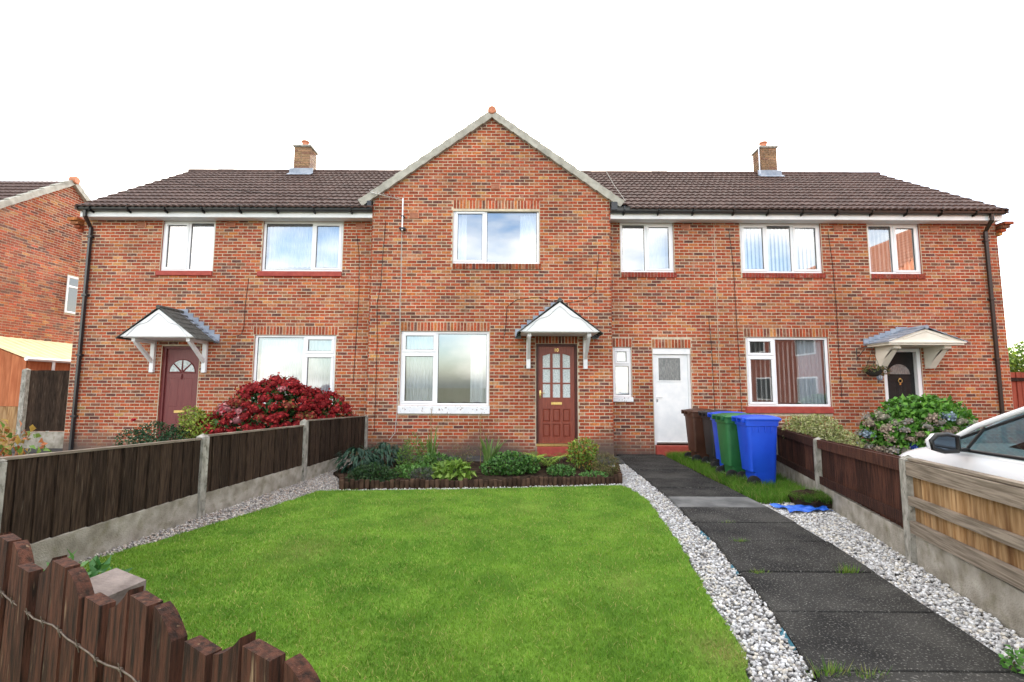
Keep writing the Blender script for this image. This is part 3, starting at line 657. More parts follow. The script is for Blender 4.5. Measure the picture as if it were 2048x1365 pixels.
# ---- roof
TW,TG,TT=.30,.345,.42
def tile_mesh(mtl):
    n=10; vs=[]; fs=[]
    for i in range(n+1):
        u=TW*1.04*i/n; ph=(i/n*2)%1 if i<n else 1.0
        h=.022*max(0,math.sin(PI*ph))**1.2
        vs+=[(u,0,h+.028),(u,TT,h+.002),(u,0,h-.004)]
    for i in range(n): o=i*3; fs+=[(o,o+3,o+4,o+1),(o+2,o+5,o+3,o)]
    fs+=[(0,1,2),(n*3,n*3+2,n*3+1)]
    me=MB().add(vs,fs).mesh('roof_tile'); me.materials.append(mtl); smooth(me,50); return me
TM=tile_mesh(TILE)
def inside_cross(x,z): return z<7.98-abs(x-APX)*GT-.02
rows=int(math.hypot(14.5-10.78,2.52)/TG)+1
ROOF={}
for h,x0,x1,nm in ((hL,XL+.16,XA-.0,'L'),(hC,XA,XC,'C'),(hR,XC,XR-.13,'R')):
    m=MB(); E=.03
    def rz(y): return roofz(y)-.035
    if h is hC:
        # deck with the cross gable's valley cut out
        P=lambda x,z:(x,10.83+(z+.035-5.68)/TAN,z)
        zt=rz(14.5); zl=rz(10.83)
        m.add([P(APX,7.95),P(XA,min(7.95,7.95-abs(XA-APX)*GT)),(XA,14.5,zt),(XC,14.5,zt),(XC,10.83,zl),P(XB+.6,zl)],[(0,1,2,3,4,5)])
    else: m.add([(x0,10.83,rz(10.83)),(x1,10.83,rz(10.83)),(x1,14.5,rz(14.5)),(x0,14.5,rz(14.5))],[(0,1,2,3)])
    m.add([(x0,14.5,rz(14.5)),(x1,14.5,rz(14.5)),(x1,18.1,rz(18.1)),(x0,18.1,rz(18.1))],[(0,1,2,3)])
    roof=part('roof',m,mat('roof_deck',(.03,.024,.022),rough=.9),h); ROOF[nm]=roof
    cells=[]
    nc=int(round((x1-x0)/TW)); d=(x1-x0)/nc
    for r in range(rows):
        y=10.76+r*TG*math.cos(SLOPE); z=roofz(10.83)+(y-10.83)*TAN
        for c in range(nc):
            x=x0+c*d
            if h is hC and (inside_cross(x+d/2,z+.10) or x+d/2<XB-1.5 and z<7.5 or x+d<APX): continue
            cells.append((x,y,z))
    cells.sort(key=lambda c:(c[1]))
    for (x,y,z) in cells[:300]:
        o=bpy.data.objects.new('roof_tile',TM); link(o,roof,(x,y,z-.012)); o.rotation_euler=(SLOPE-.03+random.uniform(-.006,.006),random.uniform(-.006,.006),random.uniform(-.006,.006)); o.scale=(d/TW,1,1)
    bm=MB(); R=Matrix.Rotation(SLOPE-.03,3,'X')
    for (x,y,z) in cells[300:]:
        bm.add([R@Vector((v.co.x*d/TW,v.co.y,v.co.z))+Vector((x,y,z-.012)) for v in TM.vertices],[tuple(p.vertices) for p in TM.polygons])
    if bm.v: part('roof_tiles',bm,TILE,roof,sm=50,kind='stuff')
    n=int((x1-x0)/.45); dd=(x1-x0)/n; rm=None
    for i in range(n):
        xx=x0+i*dd
        if rm is None: rm=MB().tube([(0,0,0),(dd-.006,0,0)],.11,12).mesh('ridge_tile'); rm.materials.append(TILE); smooth(rm,50)
        o=bpy.data.objects.new('ridge_tile',rm); link(o,roof,(xx,14.5,8.155+random.uniform(-.004,.004)))
    if h is not hC:
        vx=x0-.0 if h is hL else x1
        bm=MB().prism([(10.78,roofz(10.78)-.09),(10.78,roofz(10.78)+.0),(14.5,8.19),(14.5,8.08)],'x',vx-.025,vx+.025); part('verge',bm,TILE,roof)
# bay cross roof: two slopes, tiles, grey verge units
bay=part('bay_roof',MB().add([(XA-.28,YB-.03,APZ+.03-(APX-XA+.28)*GT),(APX,YB-.03,APZ+.03),(APX,14.45,APZ+.03),(XA-.28,11.6,APZ+.03-(APX-XA+.28)*GT)],[(0,1,2,3)]).add(
    [(XB+.28,YB-.03,APZ+.03-(XB+.28-APX)*GT),(XB+.28,11.6,APZ+.03-(XB+.28-APX)*GT),(APX,14.45,APZ+.03),(APX,YB-.03,APZ+.03)],[(0,1,2,3)]),mat('roof_deck',(.03,.024,.022)),hC)
bm=MB(); th=math.atan(GT)
for sg in (-1,1):
    for r in range(10):
        for c in range(12):
            s=.03+r*TG; y0=YB+.1+c*TW
            xx=APX+sg*(3.03-s*math.cos(th)); zz=APZ+.05-3.03*GT+s*math.sin(th)
            if y0>10.83+(zz+.25-5.68)/TAN: continue
            M=Matrix(((0,sg*-1*math.cos(th),sg*math.sin(th)),(1,0,0),(0,math.sin(th),math.cos(th))))
            bm.add([M@Vector(v.co)+Vector((xx,y0,zz)) for v in TM.vertices],[tuple(p.vertices) for p in TM.polygons])
part('roof_tiles',bm,TILE,bay,sm=50,kind='stuff')
nv=11; LV=3.05/math.cos(th)/nv
vm=MB().prism([(0,-.12),(LV*1.02,-.105),(LV*1.02,.045),(0,.065)],'y',-.06,.10).mesh('verge_unit'); vm.materials.append(VERGE)
for sg in (-1,1):
    for i in range(nv):
        xx=APX+sg*(3.05-i*LV*math.cos(th)); zz=APZ+.06-3.05*GT+i*LV*math.sin(th)
        o=bpy.data.objects.new('verge_unit',vm); link(o,bay,(xx,YB-.035,zz)); o.rotation_euler=(0,-th if sg<0 else -(PI-th),0)
        if sg>0: o.scale=(1,1,-1)
part('ridge_end_cap',MB().lathe([(0,-.06),(.085,-.06),(.10,-.045),(.105,.0),(.105,.12)],(APX,YB-.06,APZ+.10),16,'y'),TERRA,bay,sm=40)
part('ridge_tile',MB().tube([(APX,YB+.0,APZ+.075),(APX,14.4,APZ+.075)],.10,10),TILE,bay,sm=50)
# eaves: soffit, fascia, gutter with brackets
def gutter(house,x0,x1,mtl,br):
    part('soffit',MB().box((x0,10.95,EZ-.002),(x1,YW+.02,EZ+.012)),PAINTW,house)
    part('fascia',MB().bbox((x0-.0,10.925,EZ-.012),(x1,10.949,EZ+.16)),PAINTW,house)
    pr=[(10.92,5.69),(10.92,5.585),(10.90,5.56),(10.85,5.555),(10.81,5.575),(10.795,5.62),(10.80,5.66),(10.785,5.69),(10.80,5.692),(10.82,5.67),(10.83,5.61),(10.90,5.59),(10.905,5.69)]
    g=part('gutter',MB().prism(pr,'x',x0,x1),mtl,house,sm=40)
    x=x0+.3
    while x<x1-.1:
        part('gutter_bracket',MB().prism([(10.925,5.60),(10.925,5.52),(10.90,5.54),(10.84,5.545),(10.80,5.57),(10.785,5.62),(10.79,5.695),(10.775,5.70),(10.77,5.61),(10.79,5.555),(10.84,5.53),(10.90,5.52)],'x',x,x+.03),mtl,g); x+=br
gutter(hL,XL+.15,XA+.0,BLACKP,.86); gutter(hC,XB+.0,XC,BLACKP,.8); gutter(hR,XC,XR-.12,BROWNP,.8)
def pipe(house,x,mtl,xo):
    m=MB(); w_=.034
    pts=[(xo,10.86,5.57),(xo,10.86,5.44),(x,YW-.06,5.24),(x,YW-.06,.02)]
    m.tube(pts,.042,4); 
    p=part('downpipe',m,mtl,house)
    for z in (5.0,3.6,2.2,.8): part('pipe_clip',MB().bbox((x-.055,YW-.10,z),(x+.055,YW-.005,z+.05)),mtl,p)
pipe(hL,-9.98,BLACKP,-9.90); pipe(hR,11.20,BROWNP,11.10)
part('hopper',MB().bbox((-3.36,10.78,5.60),(-3.26,10.9,5.80)).bbox((2.28,10.78,5.60),(2.42,10.9,5.80)),BLACKP,hC)
# chimneys
def chimney(roof,xc,yc,z0,z1):
    m=MB(); cells=[]; ch=part('chimney',m.box((xc-.235,yc-.235,z0),(xc+.235,yc+.235,z1)),MORTAR,roof)
    b=MB(); k=int((z1-z0)/CH)
    for i in range(k):
        za=z1-(i+1)*CH; o=(i%2)*.11
        for f in range(4):
            u=-.24
            cuts=[-.24,-.24+.115+o*.0+(.0 if i%2 else .11),.24] if i%2 else [-.24,-.02,.24]
            for p,q in zip(cuts[:-1],cuts[1:]):
                t=tuple(v*s_ for v,s_ in zip(random.choice([(.30,.19,.11),(.24,.15,.09),(.34,.20,.12),(.22,.12,.08)]),(1,1,1)))
                e=.246
                if f==0: b.box((xc+p+.005,yc-e,za+.006),(xc+q-.005,yc-.2,za+CH-.006),t)
                if f==1: b.box((xc+p+.005,yc+.2,za+.006),(xc+q-.005,yc+e,za+CH-.006),t)
                if f==2: b.box((xc-e,yc+p+.005,za+.006),(xc-.2,yc+q-.005,za+CH-.006),t)
                if f==3: b.box((xc+.2,yc+p+.005,za+.006),(xc+e,yc+q-.005,za+CH-.006),t)
    part('chimney_brickwork',b,BRICK,ch)
    part('chimney_cap',MB().bbox((xc-.28,yc-.28,z1),(xc+.28,yc+.28,z1+.07),.015),CONC,ch)
    part('chimney_pot',MB().lathe([(.115,0),(.12,.03),(.10,.05),(.095,.19),(.115,.20),(.115,.235),(.085,.235),(.08,.02)],(xc-.02,yc,z1+.068),16),TERRA,ch,sm=40)
    part('lead_apron',MB().prism([(yc-.42,roofz(yc-.42)+.045),(yc-.245,roofz(yc-.245)+.045),(yc-.245,roofz(yc-.245)+.20),(yc-.26,roofz(yc-.245)+.20),(yc-.262,roofz(yc-.26)+.06),(yc-.42,roofz(yc-.42)+.06)],'x',xc-.36,xc+.36),LEAD,ch)
chimney(ROOF['L'],-6.42,14.35,7.8,8.80); chimney(ROOF['R'],7.80,14.35,7.8,8.83)
# aerials and cables
ae=part('tv_aerial',MB().tube([(-2.53,YB-.11,5.10),(-2.53,YB-.11,5.86)],.018,8).tube([(-2.53,YB-.10,5.82),(-3.28,YB-.16,5.98)],.011,6),CHROME,hC,sm=50)
am=MB()
for i in range(9): 
    t=i/8; c=Vector((-2.62,YB-.107,5.84)).lerp(Vector((-3.26,YB-.158,5.975)),t); am.tube([c+Vector((0,-.14,0)),c+Vector((0,.09,0))],.005,5)
part('element',am,CHROME,ae); part('wall_bracket',MB().bbox((-2.60,YB-.13,5.12),(-2.46,YB-.007,5.17)).bbox((-2.57,YB-.13,5.42),(-2.49,YB-.007,5.45)),BLACKP,ae)
ae=part('tv_aerial',MB().tube([(7.50,14.1,8.0),(7.50,14.1,9.05)],.016,6).tube([(7.50,14.1,8.95),(7.23,13.9,8.98)],.01,6),CHROME,hR)
am=MB()
for i in range(6): am.tube([(7.48-.045*i,14.1-.03*i+.16,8.955),(7.48-.045*i,14.1-.03*i-.16,8.955)],.005,5)
part('element',am,CHROME,ae)
def cable(house,pts,mtl=CABLE,r=.0055,nm='cable'): part(nm,MB().tube(pts,r,5),mtl,house,sm=60)
yb=YB-.012; yw=YW-.012
def wob(pts): return [(x+random.uniform(-.012,.012),y,z) for x,y,z in pts]
cable(hC,wob([(-2.53,YB-.09,5.2)]+[(-2.55-.0*i,yb,5.0-.5*i) for i in range(9)]+[(-2.6,yb,.5),(-2.72,yb,.35)]),CABLEW,.008)
cable(hC,wob([(-2.95,yb,5.35),(-2.98,yb,4.6),(-3.0,yb,3.9),(-3.08,yb,3.4),(-3.06,yb,2.6),(-3.05,yb,1.5),(-3.05,yb,.5)]))
cable(hL,wob([(-3.7,yw,5.15),(-3.62,yw,4.6),(-3.6,yw,3.6),(-3.62,yw,2.6),(-3.65,yw,1.6)]))
cable(hL,wob([(-6.2,yw,4.05),(-6.24,yw,3.4),(-6.25,yw,2.9),(-6.3,yw,2.72),(-6.5,yw,2.66)]))
cable(hC,wob([(2.0,yb,4.6),(1.96,yb,4.2),(1.9,yb,3.7),(1.6,yb,3.5),(1.1,yb,3.42),(.6,yb,3.58),(.1,yb,3.52),(-.12,yb,3.35),(-.13,yb,2.9),(-.2,yb,2.62),(-.28,yb,2.68)]))
cable(hR,wob([(5.15,yw,5.3),(5.22,yw,4.4),(5.24,yw,3.2),(5.26,yw,2.2),(5.28,yw,1.2),(5.3,yw,.3)]))
cable(hR,wob([(7.5,yw,5.25),(7.58,yw,4.4),(7.6,yw,3.4),(7.58,yw,2.4),(7.6,yw,1.3)]))
cable(hC,wob([(4.6,yw,3.2),(4.63,yw,2.4),(4.66,yw,1.4),(4.68,yw,.5)]))
cable(hL,[(-10.2,10.6,6.6),(-7,10.7,6.05),(-4.6,10.75,5.85),(-3.3,10.82,5.78)],CABLE,.006); cable(hC,[(2.0,10.85,6.9),(2.35,10.8,6.2),(2.6,10.75,5.8)],CABLEW,.006)
def airbrick(house,x,z,y):
    v=part('air_brick',MB().box((x-.105,y-.014,z),(x+.105,y,z+.13)),TERRA,house); q=MB()
    for i in range(7):
        for j in range(4): q.box((x-.09+i*.026,y-.016,z+.014+j*.028),(x-.076+i*.026,y-.0135,z+.03+j*.028))
    part('vent_holes',q,RUBBER,v)
for h,x,z,y in ((hL,-8.82,5.27,yw),(hL,-6.7,5.29,yw),(hL,-3.62,5.27,yw),(hC,-2.28,5.42,yb),(hC,-.4,6.12,yb),(hC,4.12,5.28,yw),(hR,7.75,5.27,yw),(hR,10.05,5.27,yw)): airbrick(h,x,z,y)
# hanging basket
# ------------------------------------------------------------------ foliage helpers
def leaves_np(C, D, Nn, ln, wd, col, fold=.25):
    """C centres, D leaf directions, Nn normals; folded diamond leaves. returns V,T,Col"""
    n=len(C); D=D/np.linalg.norm(D,axis=1,keepdims=True); Sd=np.cross(D,Nn); Sd/=np.linalg.norm(Sd,axis=1,keepdims=True)+1e-9; Nn=np.cross(Sd,D)
    ln=np.broadcast_to(np.asarray(ln,float),(n,))[:,None]; wd=np.broadcast_to(np.asarray(wd,float),(n,))[:,None]
    b=C; t=C+D*ln-Nn*ln*.18; l=C+D*ln*.45+Sd*wd*.5+Nn*wd*fold; r=C+D*ln*.45-Sd*wd*.5+Nn*wd*fold; mid=C+D*ln*.5
    V=np.stack([b,l,t,r,mid],1).reshape(-1,3); i=np.arange(n)[:,None]*5
    T=np.concatenate([i+[0,4,1],i+[1,4,2],i+[0,3,4],i+[3,2,4]],1).reshape(-1,3)
    return V,T,np.repeat(col,5,axis=0)
def rvec(n):
    v=rng.normal(size=(n,3)); return v/np.linalg.norm(v,axis=1,keepdims=True)
def colmix(n, cols, jit=.2):
    cols=np.array(cols); c=cols[rng.integers(0,len(cols),n)]; return c*(1+rng.uniform(-jit,jit,(n,1)))
def ellip_points(n, lobes, shell=.55):
    """points in a union of ellipsoids, denser near the surface; returns points and outward normals"""
    lob=np.array(lobes,float); vol=lob[:,3]*lob[:,4]*lob[:,5]; k=rng.choice(len(lob),n,p=vol/vol.sum())
    d=rvec(n); r=shell+(1-shell)*rng.random(n)**.6; q=lob[k]; P=q[:,:3]+d*q[:,3:6]*r[:,None]
    nn=d/q[:,3:6]; nn/=np.linalg.norm(nn,axis=1,keepdims=True); return P,nn
def bush(name,label,cat,at,lobes,n,ln,wd,cols,group=None,stems=6,droop=.0,shell=.5,leafname='leaves',zmin=0.0):
    root=thing(name,label,cat,at,group=group); P,nn=ellip_points(n,lobes,shell)
    keep=P[:,2]>zmin; P,nn=P[keep],nn[keep]; n=len(P)
    D=nn*.7+rvec(n)*.7+np.array([0,0,.15-droop]); nrm=nn+rvec(n)*.5+np.array([0,0,.5])
    V,T,Cc=leaves_np(P,D,nrm,ln*rng.uniform(.6,1.3,n),wd*rng.uniform(.7,1.25,n),colmix(n,cols))
    lpart(leafname,tri_mesh(leafname,V,T,Cc,LEAF),None,root,kind='stuff')
    m=MB(); top=max(l[2]+l[5]*.5 for l in lobes)
    for i in range(stems):
        l=random.choice(lobes); a=random.uniform(0,6.28); b=(.06*math.cos(a),.06*math.sin(a),-.02); e=(l[0]+l[3]*.5*math.cos(a),l[1]+l[4]*.5*math.sin(a),l[2]+l[5]*.3)
        md=tuple((b[j]*.5+e[j]*.5)+random.uniform(-.03,.03) for j in range(3)); m.tube([b,md,e],.010,5,r1=.004)
    if stems: lpart('stems',m,STEM,root)
    return root
def blades(name,label,cat,at,n,h,w,spread,cols,bend=.35,group=None):
    """upright strap leaves"""
    root=thing(name,label,cat,at,group=group); V=[];T=[];C=[]
    for i in range(n):
        a=random.uniform(0,6.28); r=random.uniform(0,spread*.35); b=Vector((r*math.cos(a),r*math.sin(a),-.01)); hh=h*random.uniform(.55,1.1); o=Vector((math.cos(a),math.sin(a),0))*spread*random.uniform(.3,1); s=Vector((-math.sin(a+.6),math.cos(a+.6),0))*w*random.uniform(.7,1.2)
        c=colmix(1,cols)[0]; k=len(V); seg=5
        for j in range(seg+1):
            t=j/seg; p=b+Vector((0,0,hh*(t-bend*.35*t**3)))+o*t**2; q=s*(1-t**2)*.5+s*.03; V+=[p+q,p-q]; C+=[c,c]
        for j in range(seg): T+=[(k+2*j,k+2*j+1,k+2*j+3),(k+2*j,k+2*j+3,k+2*j+2)]
    lpart('strap_leaves',tri_mesh('strap_leaves',np.array(V),np.array(T),np.array(C),LEAF),None,root,kind='stuff'); return root
def flower_ball(r, cols, n=70, me_name='flower_head'):
    d=rvec(n); d=d[d[:,2]>-.55]; n=len(d); P=d*np.array([r,r,r*.72])*rng.uniform(.82,1.05,(n,1))
    V,T,C=leaves_np(P-rvec(n)*r*.18,rvec(n)*.8+d*.3,d,r*.42,r*.42,colmix(n,cols,.25),fold=.1)
    core=MB().lathe([(0,-.5*r),(r*.7,-.25*r),(r*.82,.1*r),(r*.5,.5*r),(0,.62*r)],(0,0,0),8)
    k=len(V); V=np.concatenate([V,np.array(core.v)]); ft=[]
    for f in core.f: ft+=[(f[0]+k,f[1]+k,f[2]+k),(f[0]+k,f[2]+k,f[3]+k)]
    T=np.concatenate([T,np.array(ft)]); C=np.concatenate([C,np.repeat(np.array([cols[0]])*.6,len(core.v),0)])
    return tri_mesh(me_name,V,T,C,PETAL)
# hanging basket
hb=thing('hanging_basket','dark hanging basket of trailing leaves beside the black front door','basket',(8.17,10.93,1.90))
lpart('bowl',MB().lathe([(0,-.10),(.08,-.09),(.14,-.03),(.165,.05),(.165,.065),(.15,.06),(0,.05)],(0,0,0),18),mat('basket_liner',(.02,.018,.016),(.04,.035,.03),scale=30,rough=.95),hb,sm=50)
lpart('wall_bracket',MB().tube([(-.17,.26,.28),(-.17,.26,.56),(-.17,.0,.56),(0,0,.56),(0,0,.52)],.009,6).tube([(-.17,.26,.32),(-.1,.08,.55)],.008,6),BLACKP,hb)
ch=MB()
for a in (0,2.1,4.2): ch.tube([(.16*math.cos(a),.16*math.sin(a),.06),(0,0,.52)],.004,4)
lpart('chains',ch,BLACKP,hb)
P,nn=ellip_points(420,[(0,0,.08,.19,.19,.09),(.2,-.02,.03,.14,.12,.09),(-.14,0,.06,.1,.1,.07)],.3)
V,T,C=leaves_np(P,nn+rvec(len(P))*.6+np.array([0,0,-.3]),nn+rvec(len(P))*.4,.05,.03,colmix(len(P),[(.10,.13,.03),(.16,.17,.06),(.07,.08,.03),(.22,.10,.06)]))
lpart('trailing_plants',tri_mesh('trailing_plants',V,T,C,LEAF),None,hb,kind='stuff')
# ------------------------------------------------------------------ ground
struct('ground',MB().add([(-400,-300,-.07),(400,-300,-.07),(400,600,-.07),(-400,600,-.07)],[(0,1,2,3)]),mat('far_ground',(.06,.075,.035),(.10,.095,.06),scale=.3,rough=1))
LAWN=[(-2.82,7.25),(-.62,7.42),(1.70,7.75),(1.80,7.5),(1.86,6.76),(1.60,4.52),(1.42,3.61),(1.36,3.1),(1.25,2.66),(1.0,1.8),(.78,1.0),(.7,.2),(-3.78,.2),(-3.76,2.8),(-3.72,3.5),(-3.64,4.35),(-3.18,5.84),(-2.94,6.67),(-2.86,7.1)]
_q=[]
for (a,b) in zip(LAWN,LAWN[1:]+LAWN[:1]):
    n=max(1,int(math.hypot(b[0]-a[0],b[1]-a[1])/.09))
    _q+=[(a[0]+(b[0]-a[0])*i/n+random.uniform(-.022,.022),a[1]+(b[1]-a[1])*i/n+random.uniform(-.018,.018)) for i in range(n)]
LAWN=_q
struct('lawn',MB().prism(list(reversed(LAWN)),'z',-.06,0),LAWNB)
PL=[(2.385,11.16),(2.29,9.87),(2.22,8.17),(2.15,6.76),(1.99,4.89),(1.87,4.11),(1.76,3.39),(1.60,2.685),(1.42,2.0),(1.22,1.3),(1.0,.5)]
PR=[(3.42,11.16),(3.36,9.87),(3.30,8.17),(3.26,6.4),(3.10,4.90),(2.97,4.09),(2.84,3.37),(2.72,2.70),(2.58,2.0),(2.42,1.3),(2.2,.5)]
def interp(P,y):
    for (x0,y0),(x1,y1) in zip(P[:-1],P[1:]):
        if y1<=y<=y0: return x0+(x1-x0)*(y-y0)/(y1-y0)
    return P[-1][0] if y<P[-1][1] else P[0][0]
struct('gravel_bed',MB().add([(-4.4,.2,-.035),(5.0,.2,-.035),(5.6,11.25,-.035),(-4.4,11.25,-.035)],[(0,1,2,3)]),GRAVB)
path=struct('path',MB().prism([(x+.02,y) for x,y in PL]+[(x-.02,y) for x,y in reversed(PR)],'z',-.06,.0),SOIL)
JY=[11.15,10.6,9.87,9.05,8.2,7.45,6.85,6.25,5.55,4.9,4.10,3.39,2.70,2.02,1.35,.6]
for i,(ya,yb_) in enumerate(zip(JY[:-1],JY[1:])):
    g=.007; a=(interp(PL,ya)+random.uniform(-.012,.012),ya-g); b=(interp(PR,ya)+random.uniform(-.012,.012),ya-g-.01); c=(interp(PR,yb_)+random.uniform(-.012,.012),yb_+g); d=(interp(PL,yb_)+random.uniform(-.012,.012),yb_+g)
    zt=.028+random.uniform(-.004,.004); e=.010; m=MB(); q=[a,d,c,b]; cx=sum(p[0] for p in q)/4; cy=sum(p[1] for p in q)/4
    inn=[(p[0]+(cx-p[0])*.016,p[1]+(cy-p[1])*.016) for p in q]
    m.add([(p[0],p[1],-.05) for p in q]+[(p[0],p[1],zt-e) for p in q]+[(p[0],p[1],zt+random.uniform(-.002,.002)) for p in inn],
          [(4,5,9,8),(5,6,10,9),(6,7,11,10),(7,4,8,11),(8,9,10,11),(0,1,5,4),(1,2,6,5),(2,3,7,6),(3,0,4,7)])
    part('paving_slab',m,SLABPALE if i==6 else SLAB,path,label='pale grey slab' if i==6 else None)
dm=thing('membrane_strip','torn blue plastic membrane showing along the path edge','membrane',(1.9,4.6,0))
for ya,yb_ in ((5.3,5.0),(4.3,4.1),(3.2,2.95)):
    n=7; V_=[]
    for k in range(n):
        y=ya+(yb_-ya)*k/(n-1); x=interp(PL,y)-.012; V_+=[(x,y,.012),(x-.018-.010*math.sin(k*1.3),y,-.012+.006*math.sin(k*2.1))]
    part('membrane_piece',MB().add(V_,[(2*k,2*k+1,2*k+3,2*k+2) for k in range(n-1)]),mat('blue_membrane',(.03,.13,.18),rough=.5),dm)
apron=struct('side_path',MB().box((-3.1,9.95,-.05),(2.36,10.895,.02)),TARMAC)
BED=[(-2.50,7.40),(-.17,7.62),(1.72,7.93),(1.95,9.30),(1.6,9.94),(-3.1,9.94),(-3.1,8.6),(-2.75,8.0)]
struct('flower_bed',MB().prism(BED,'z',-.06,.035),SOIL)
struct('driveway',MB().add([(4.1,.2,-.02),(14,.2,-.02),(14,11.2,-.02),(5.5,11.2,-.02)],[(0,1,2,3)]),TARMAC)
struct('neighbour_garden',MB().add([(-16,.2,-.02),(-3.83,.2,-.02),(-3.3,11.2,-.02),(-16,11.2,-.02)],[(0,1,2,3)]),mat('old_paving',(.09,.085,.078),(.16,.15,.135),scale=1.6,rough=.95,bump=.6,bscale=60,detail=8))
struct('side_yard',MB().add([(-16,11.21,-.015),(-10.0,11.21,-.015),(-10.0,19,-.015),(-16,19,-.015)],[(0,1,2,3)]),TARMAC)
# ---- grass
def inpoly(P,poly):
    x,y=P[:,0],P[:,1]; r=np.zeros(len(P),bool); n=len(poly)
    for i in range(n):
        (x0,y0),(x1,y1)=poly[i],poly[(i+1)%n]; c=((y0>y)!=(y1>y))&(x<(x1-x0)*(y-y0)/(y1-y0+1e-12)+x0); r^=c
    return r
def vnoise(P,s,seed=0):
    g=np.random.default_rng(seed).random((64,64)); q=P*s; i=np.floor(q).astype(int); f=q-i; f=f*f*(3-2*f); i%=64; j=(i+1)%64
    return (g[i[:,0],i[:,1]]*(1-f[:,0])+g[j[:,0],i[:,1]]*f[:,0])*(1-f[:,1])+(g[i[:,0],j[:,1]]*(1-f[:,0])+g[j[:,0],j[:,1]]*f[:,0])*f[:,1]
def grass(name,poly,n,h,w,z,cols,lean=.5,dens=None,parent=None,label=None,cat=None):
    P=np.array(poly); lo,hi=P.min(0),P.max(0); q=lo+rng.random((int(n*2.2),2))*(hi-lo); q=q[inpoly(q,poly)]
    if dens is not None: q=q[rng.random(len(q))<dens(q)]
    q=q[:n]; n=len(q); a=rng.uniform(0,2*PI,n); hh=h*rng.uniform(.55,1.25,n)*(.8+.4*vnoise(q,2.5,3)); ww=w*rng.uniform(.7,1.3,n)
    ln=rng.uniform(0,lean,n)*hh; b=rng.uniform(0,2*PI,n)
    base=np.column_stack([q,np.full(n,z)]); s=np.column_stack([np.cos(a)*ww/2,np.sin(a)*ww/2,np.zeros(n)])
    mid=base+np.column_stack([np.cos(b)*ln*.35,np.sin(b)*ln*.35,hh*.6]); tip=base+np.column_stack([np.cos(b)*ln,np.sin(b)*ln,hh])
    V=np.stack([base-s,base+s,mid+s*.7,mid-s*.7,tip],1).reshape(-1,3); i=np.arange(n)[:,None]*5
    T=np.concatenate([i+[0,1,2],i+[0,2,3],i+[3,2,4]],1).reshape(-1,3)
    k=np.clip((vnoise(q,.9,1)*.3+vnoise(q,3.1,2)*.3+vnoise(q,9.,8)*.4-.2)/.6,0,1); cols=np.array(cols); C=cols[0]+(cols[1]-cols[0])*k[:,None]; y=rng.random(n)<.10*(.4+vnoise(q,1.7,5)); C[y]=cols[2]; C*=rng.uniform(.75,1.25,(n,1))
    for (bx,by,br) in ((1.22,2.92,.16),(.2,6.3,.25),(-.9,5.6,.22),(.9,3.9,.18),(-1.9,4.6,.3)):
        d_=np.hypot(q[:,0]-bx,(q[:,1]-by)*.8)/br; f_=np.exp(-d_**2)[:,None]*(.75 if br<.17 else .35); C=C*(1-f_)+np.array([.34,.29,.12])*f_
    me=tri_mesh(name,V,T,np.repeat(C,5,0),GRASS); o=bpy.data.objects.new(name,me); link(o,parent); o['kind']='stuff'
    if label: o['label']=label; o['category']=cat
    return o
GC=[(.100,.235,.022),(.205,.355,.042),(.44,.42,.14)]
LV_=[p if p[1]>1.5 else (p[0],1.5) for p in LAWN]
grass('lawn_grass',LV_,235000,.024,.0046,-.002,GC,1.7,lambda q:np.clip(1.5-.19*q[:,1],.30,1),label='short mown green lawn grass in front of the flower bed',cat='grass')
STRIP=[(3.43,10.95),(3.37,9.0),(3.28,7.0),(3.25,6.55),(3.45,6.5),(4.0,6.75),(4.25,7.2),(4.6,9),(5.2,11)]
struct('grass_verge',MB().prism(STRIP,'z',-.05,.005),SOIL)
grass('verge_grass',STRIP,34000,.13,.006,.0,[(.075,.19,.02),(.15,.30,.035),(.32,.30,.11)],1.0,label='longer rough grass growing around the wheelie bins',cat='grass')
# ---- white chippings
def pebbles(name,poly,n,size,label,cols):
    P=np.array(poly); lo,hi=P.min(0),P.max(0); q=lo+rng.random((n*6,2))*(hi-lo); q=q[inpoly(q,poly)][:n]; n=len(q)
    t=(1+5**.5)/2; ico=np.array([(-1,t,0),(1,t,0),(-1,-t,0),(1,-t,0),(0,-1,t),(0,1,t),(0,-1,-t),(0,1,-t),(t,0,-1),(t,0,1),(-t,0,-1),(-t,0,1)])/1.9
    F=np.array([(0,11,5),(0,5,1),(0,1,7),(0,7,10),(0,10,11),(1,5,9),(5,11,4),(11,10,2),(10,7,6),(7,1,8),(3,9,4),(3,4,2),(3,2,6),(3,6,8),(3,8,9),(4,9,5),(2,4,11),(6,2,10),(8,6,7),(9,8,1)])
    sc=size*rng.uniform(.6,1.35,(n,1))*rng.uniform(.65,1.25,(n,3))*np.array([1,1,.7])*.5
    a=rng.uniform(0,2*PI,n); ca,sa=np.cos(a),np.sin(a)
    V=ico[None]*sc[:,None]*rng.uniform(.78,1.18,(n,12,1)); tl=rng.uniform(-.5,.5,(n,1))
    V=np.stack([V[:,:,0]*ca[:,None]-V[:,:,1]*sa[:,None],V[:,:,0]*sa[:,None]+V[:,:,1]*ca[:,None],V[:,:,2]+V[:,:,0]*tl],2)
    V[:,:,0]+=q[:,0,None]; V[:,:,1]+=q[:,1,None]; V[:,:,2]+=(-.028+rng.random((n,1))**1.5*.026+.008)
    T=(F[None]+np.arange(n)[:,None,None]*12).reshape(-1,3)
    o=bpy.data.objects.new(name,tri_mesh(name,V.reshape(-1,3),T,np.repeat(colmix(n,cols,.14),12,0),PEBBLE)); link(o); o['kind']='stuff'; o['label']=label; o['category']='gravel'
PC=[(.48,.48,.48),(.56,.56,.57),(.40,.40,.41),(.50,.47,.42),(.60,.61,.63),(.28,.27,.27)]
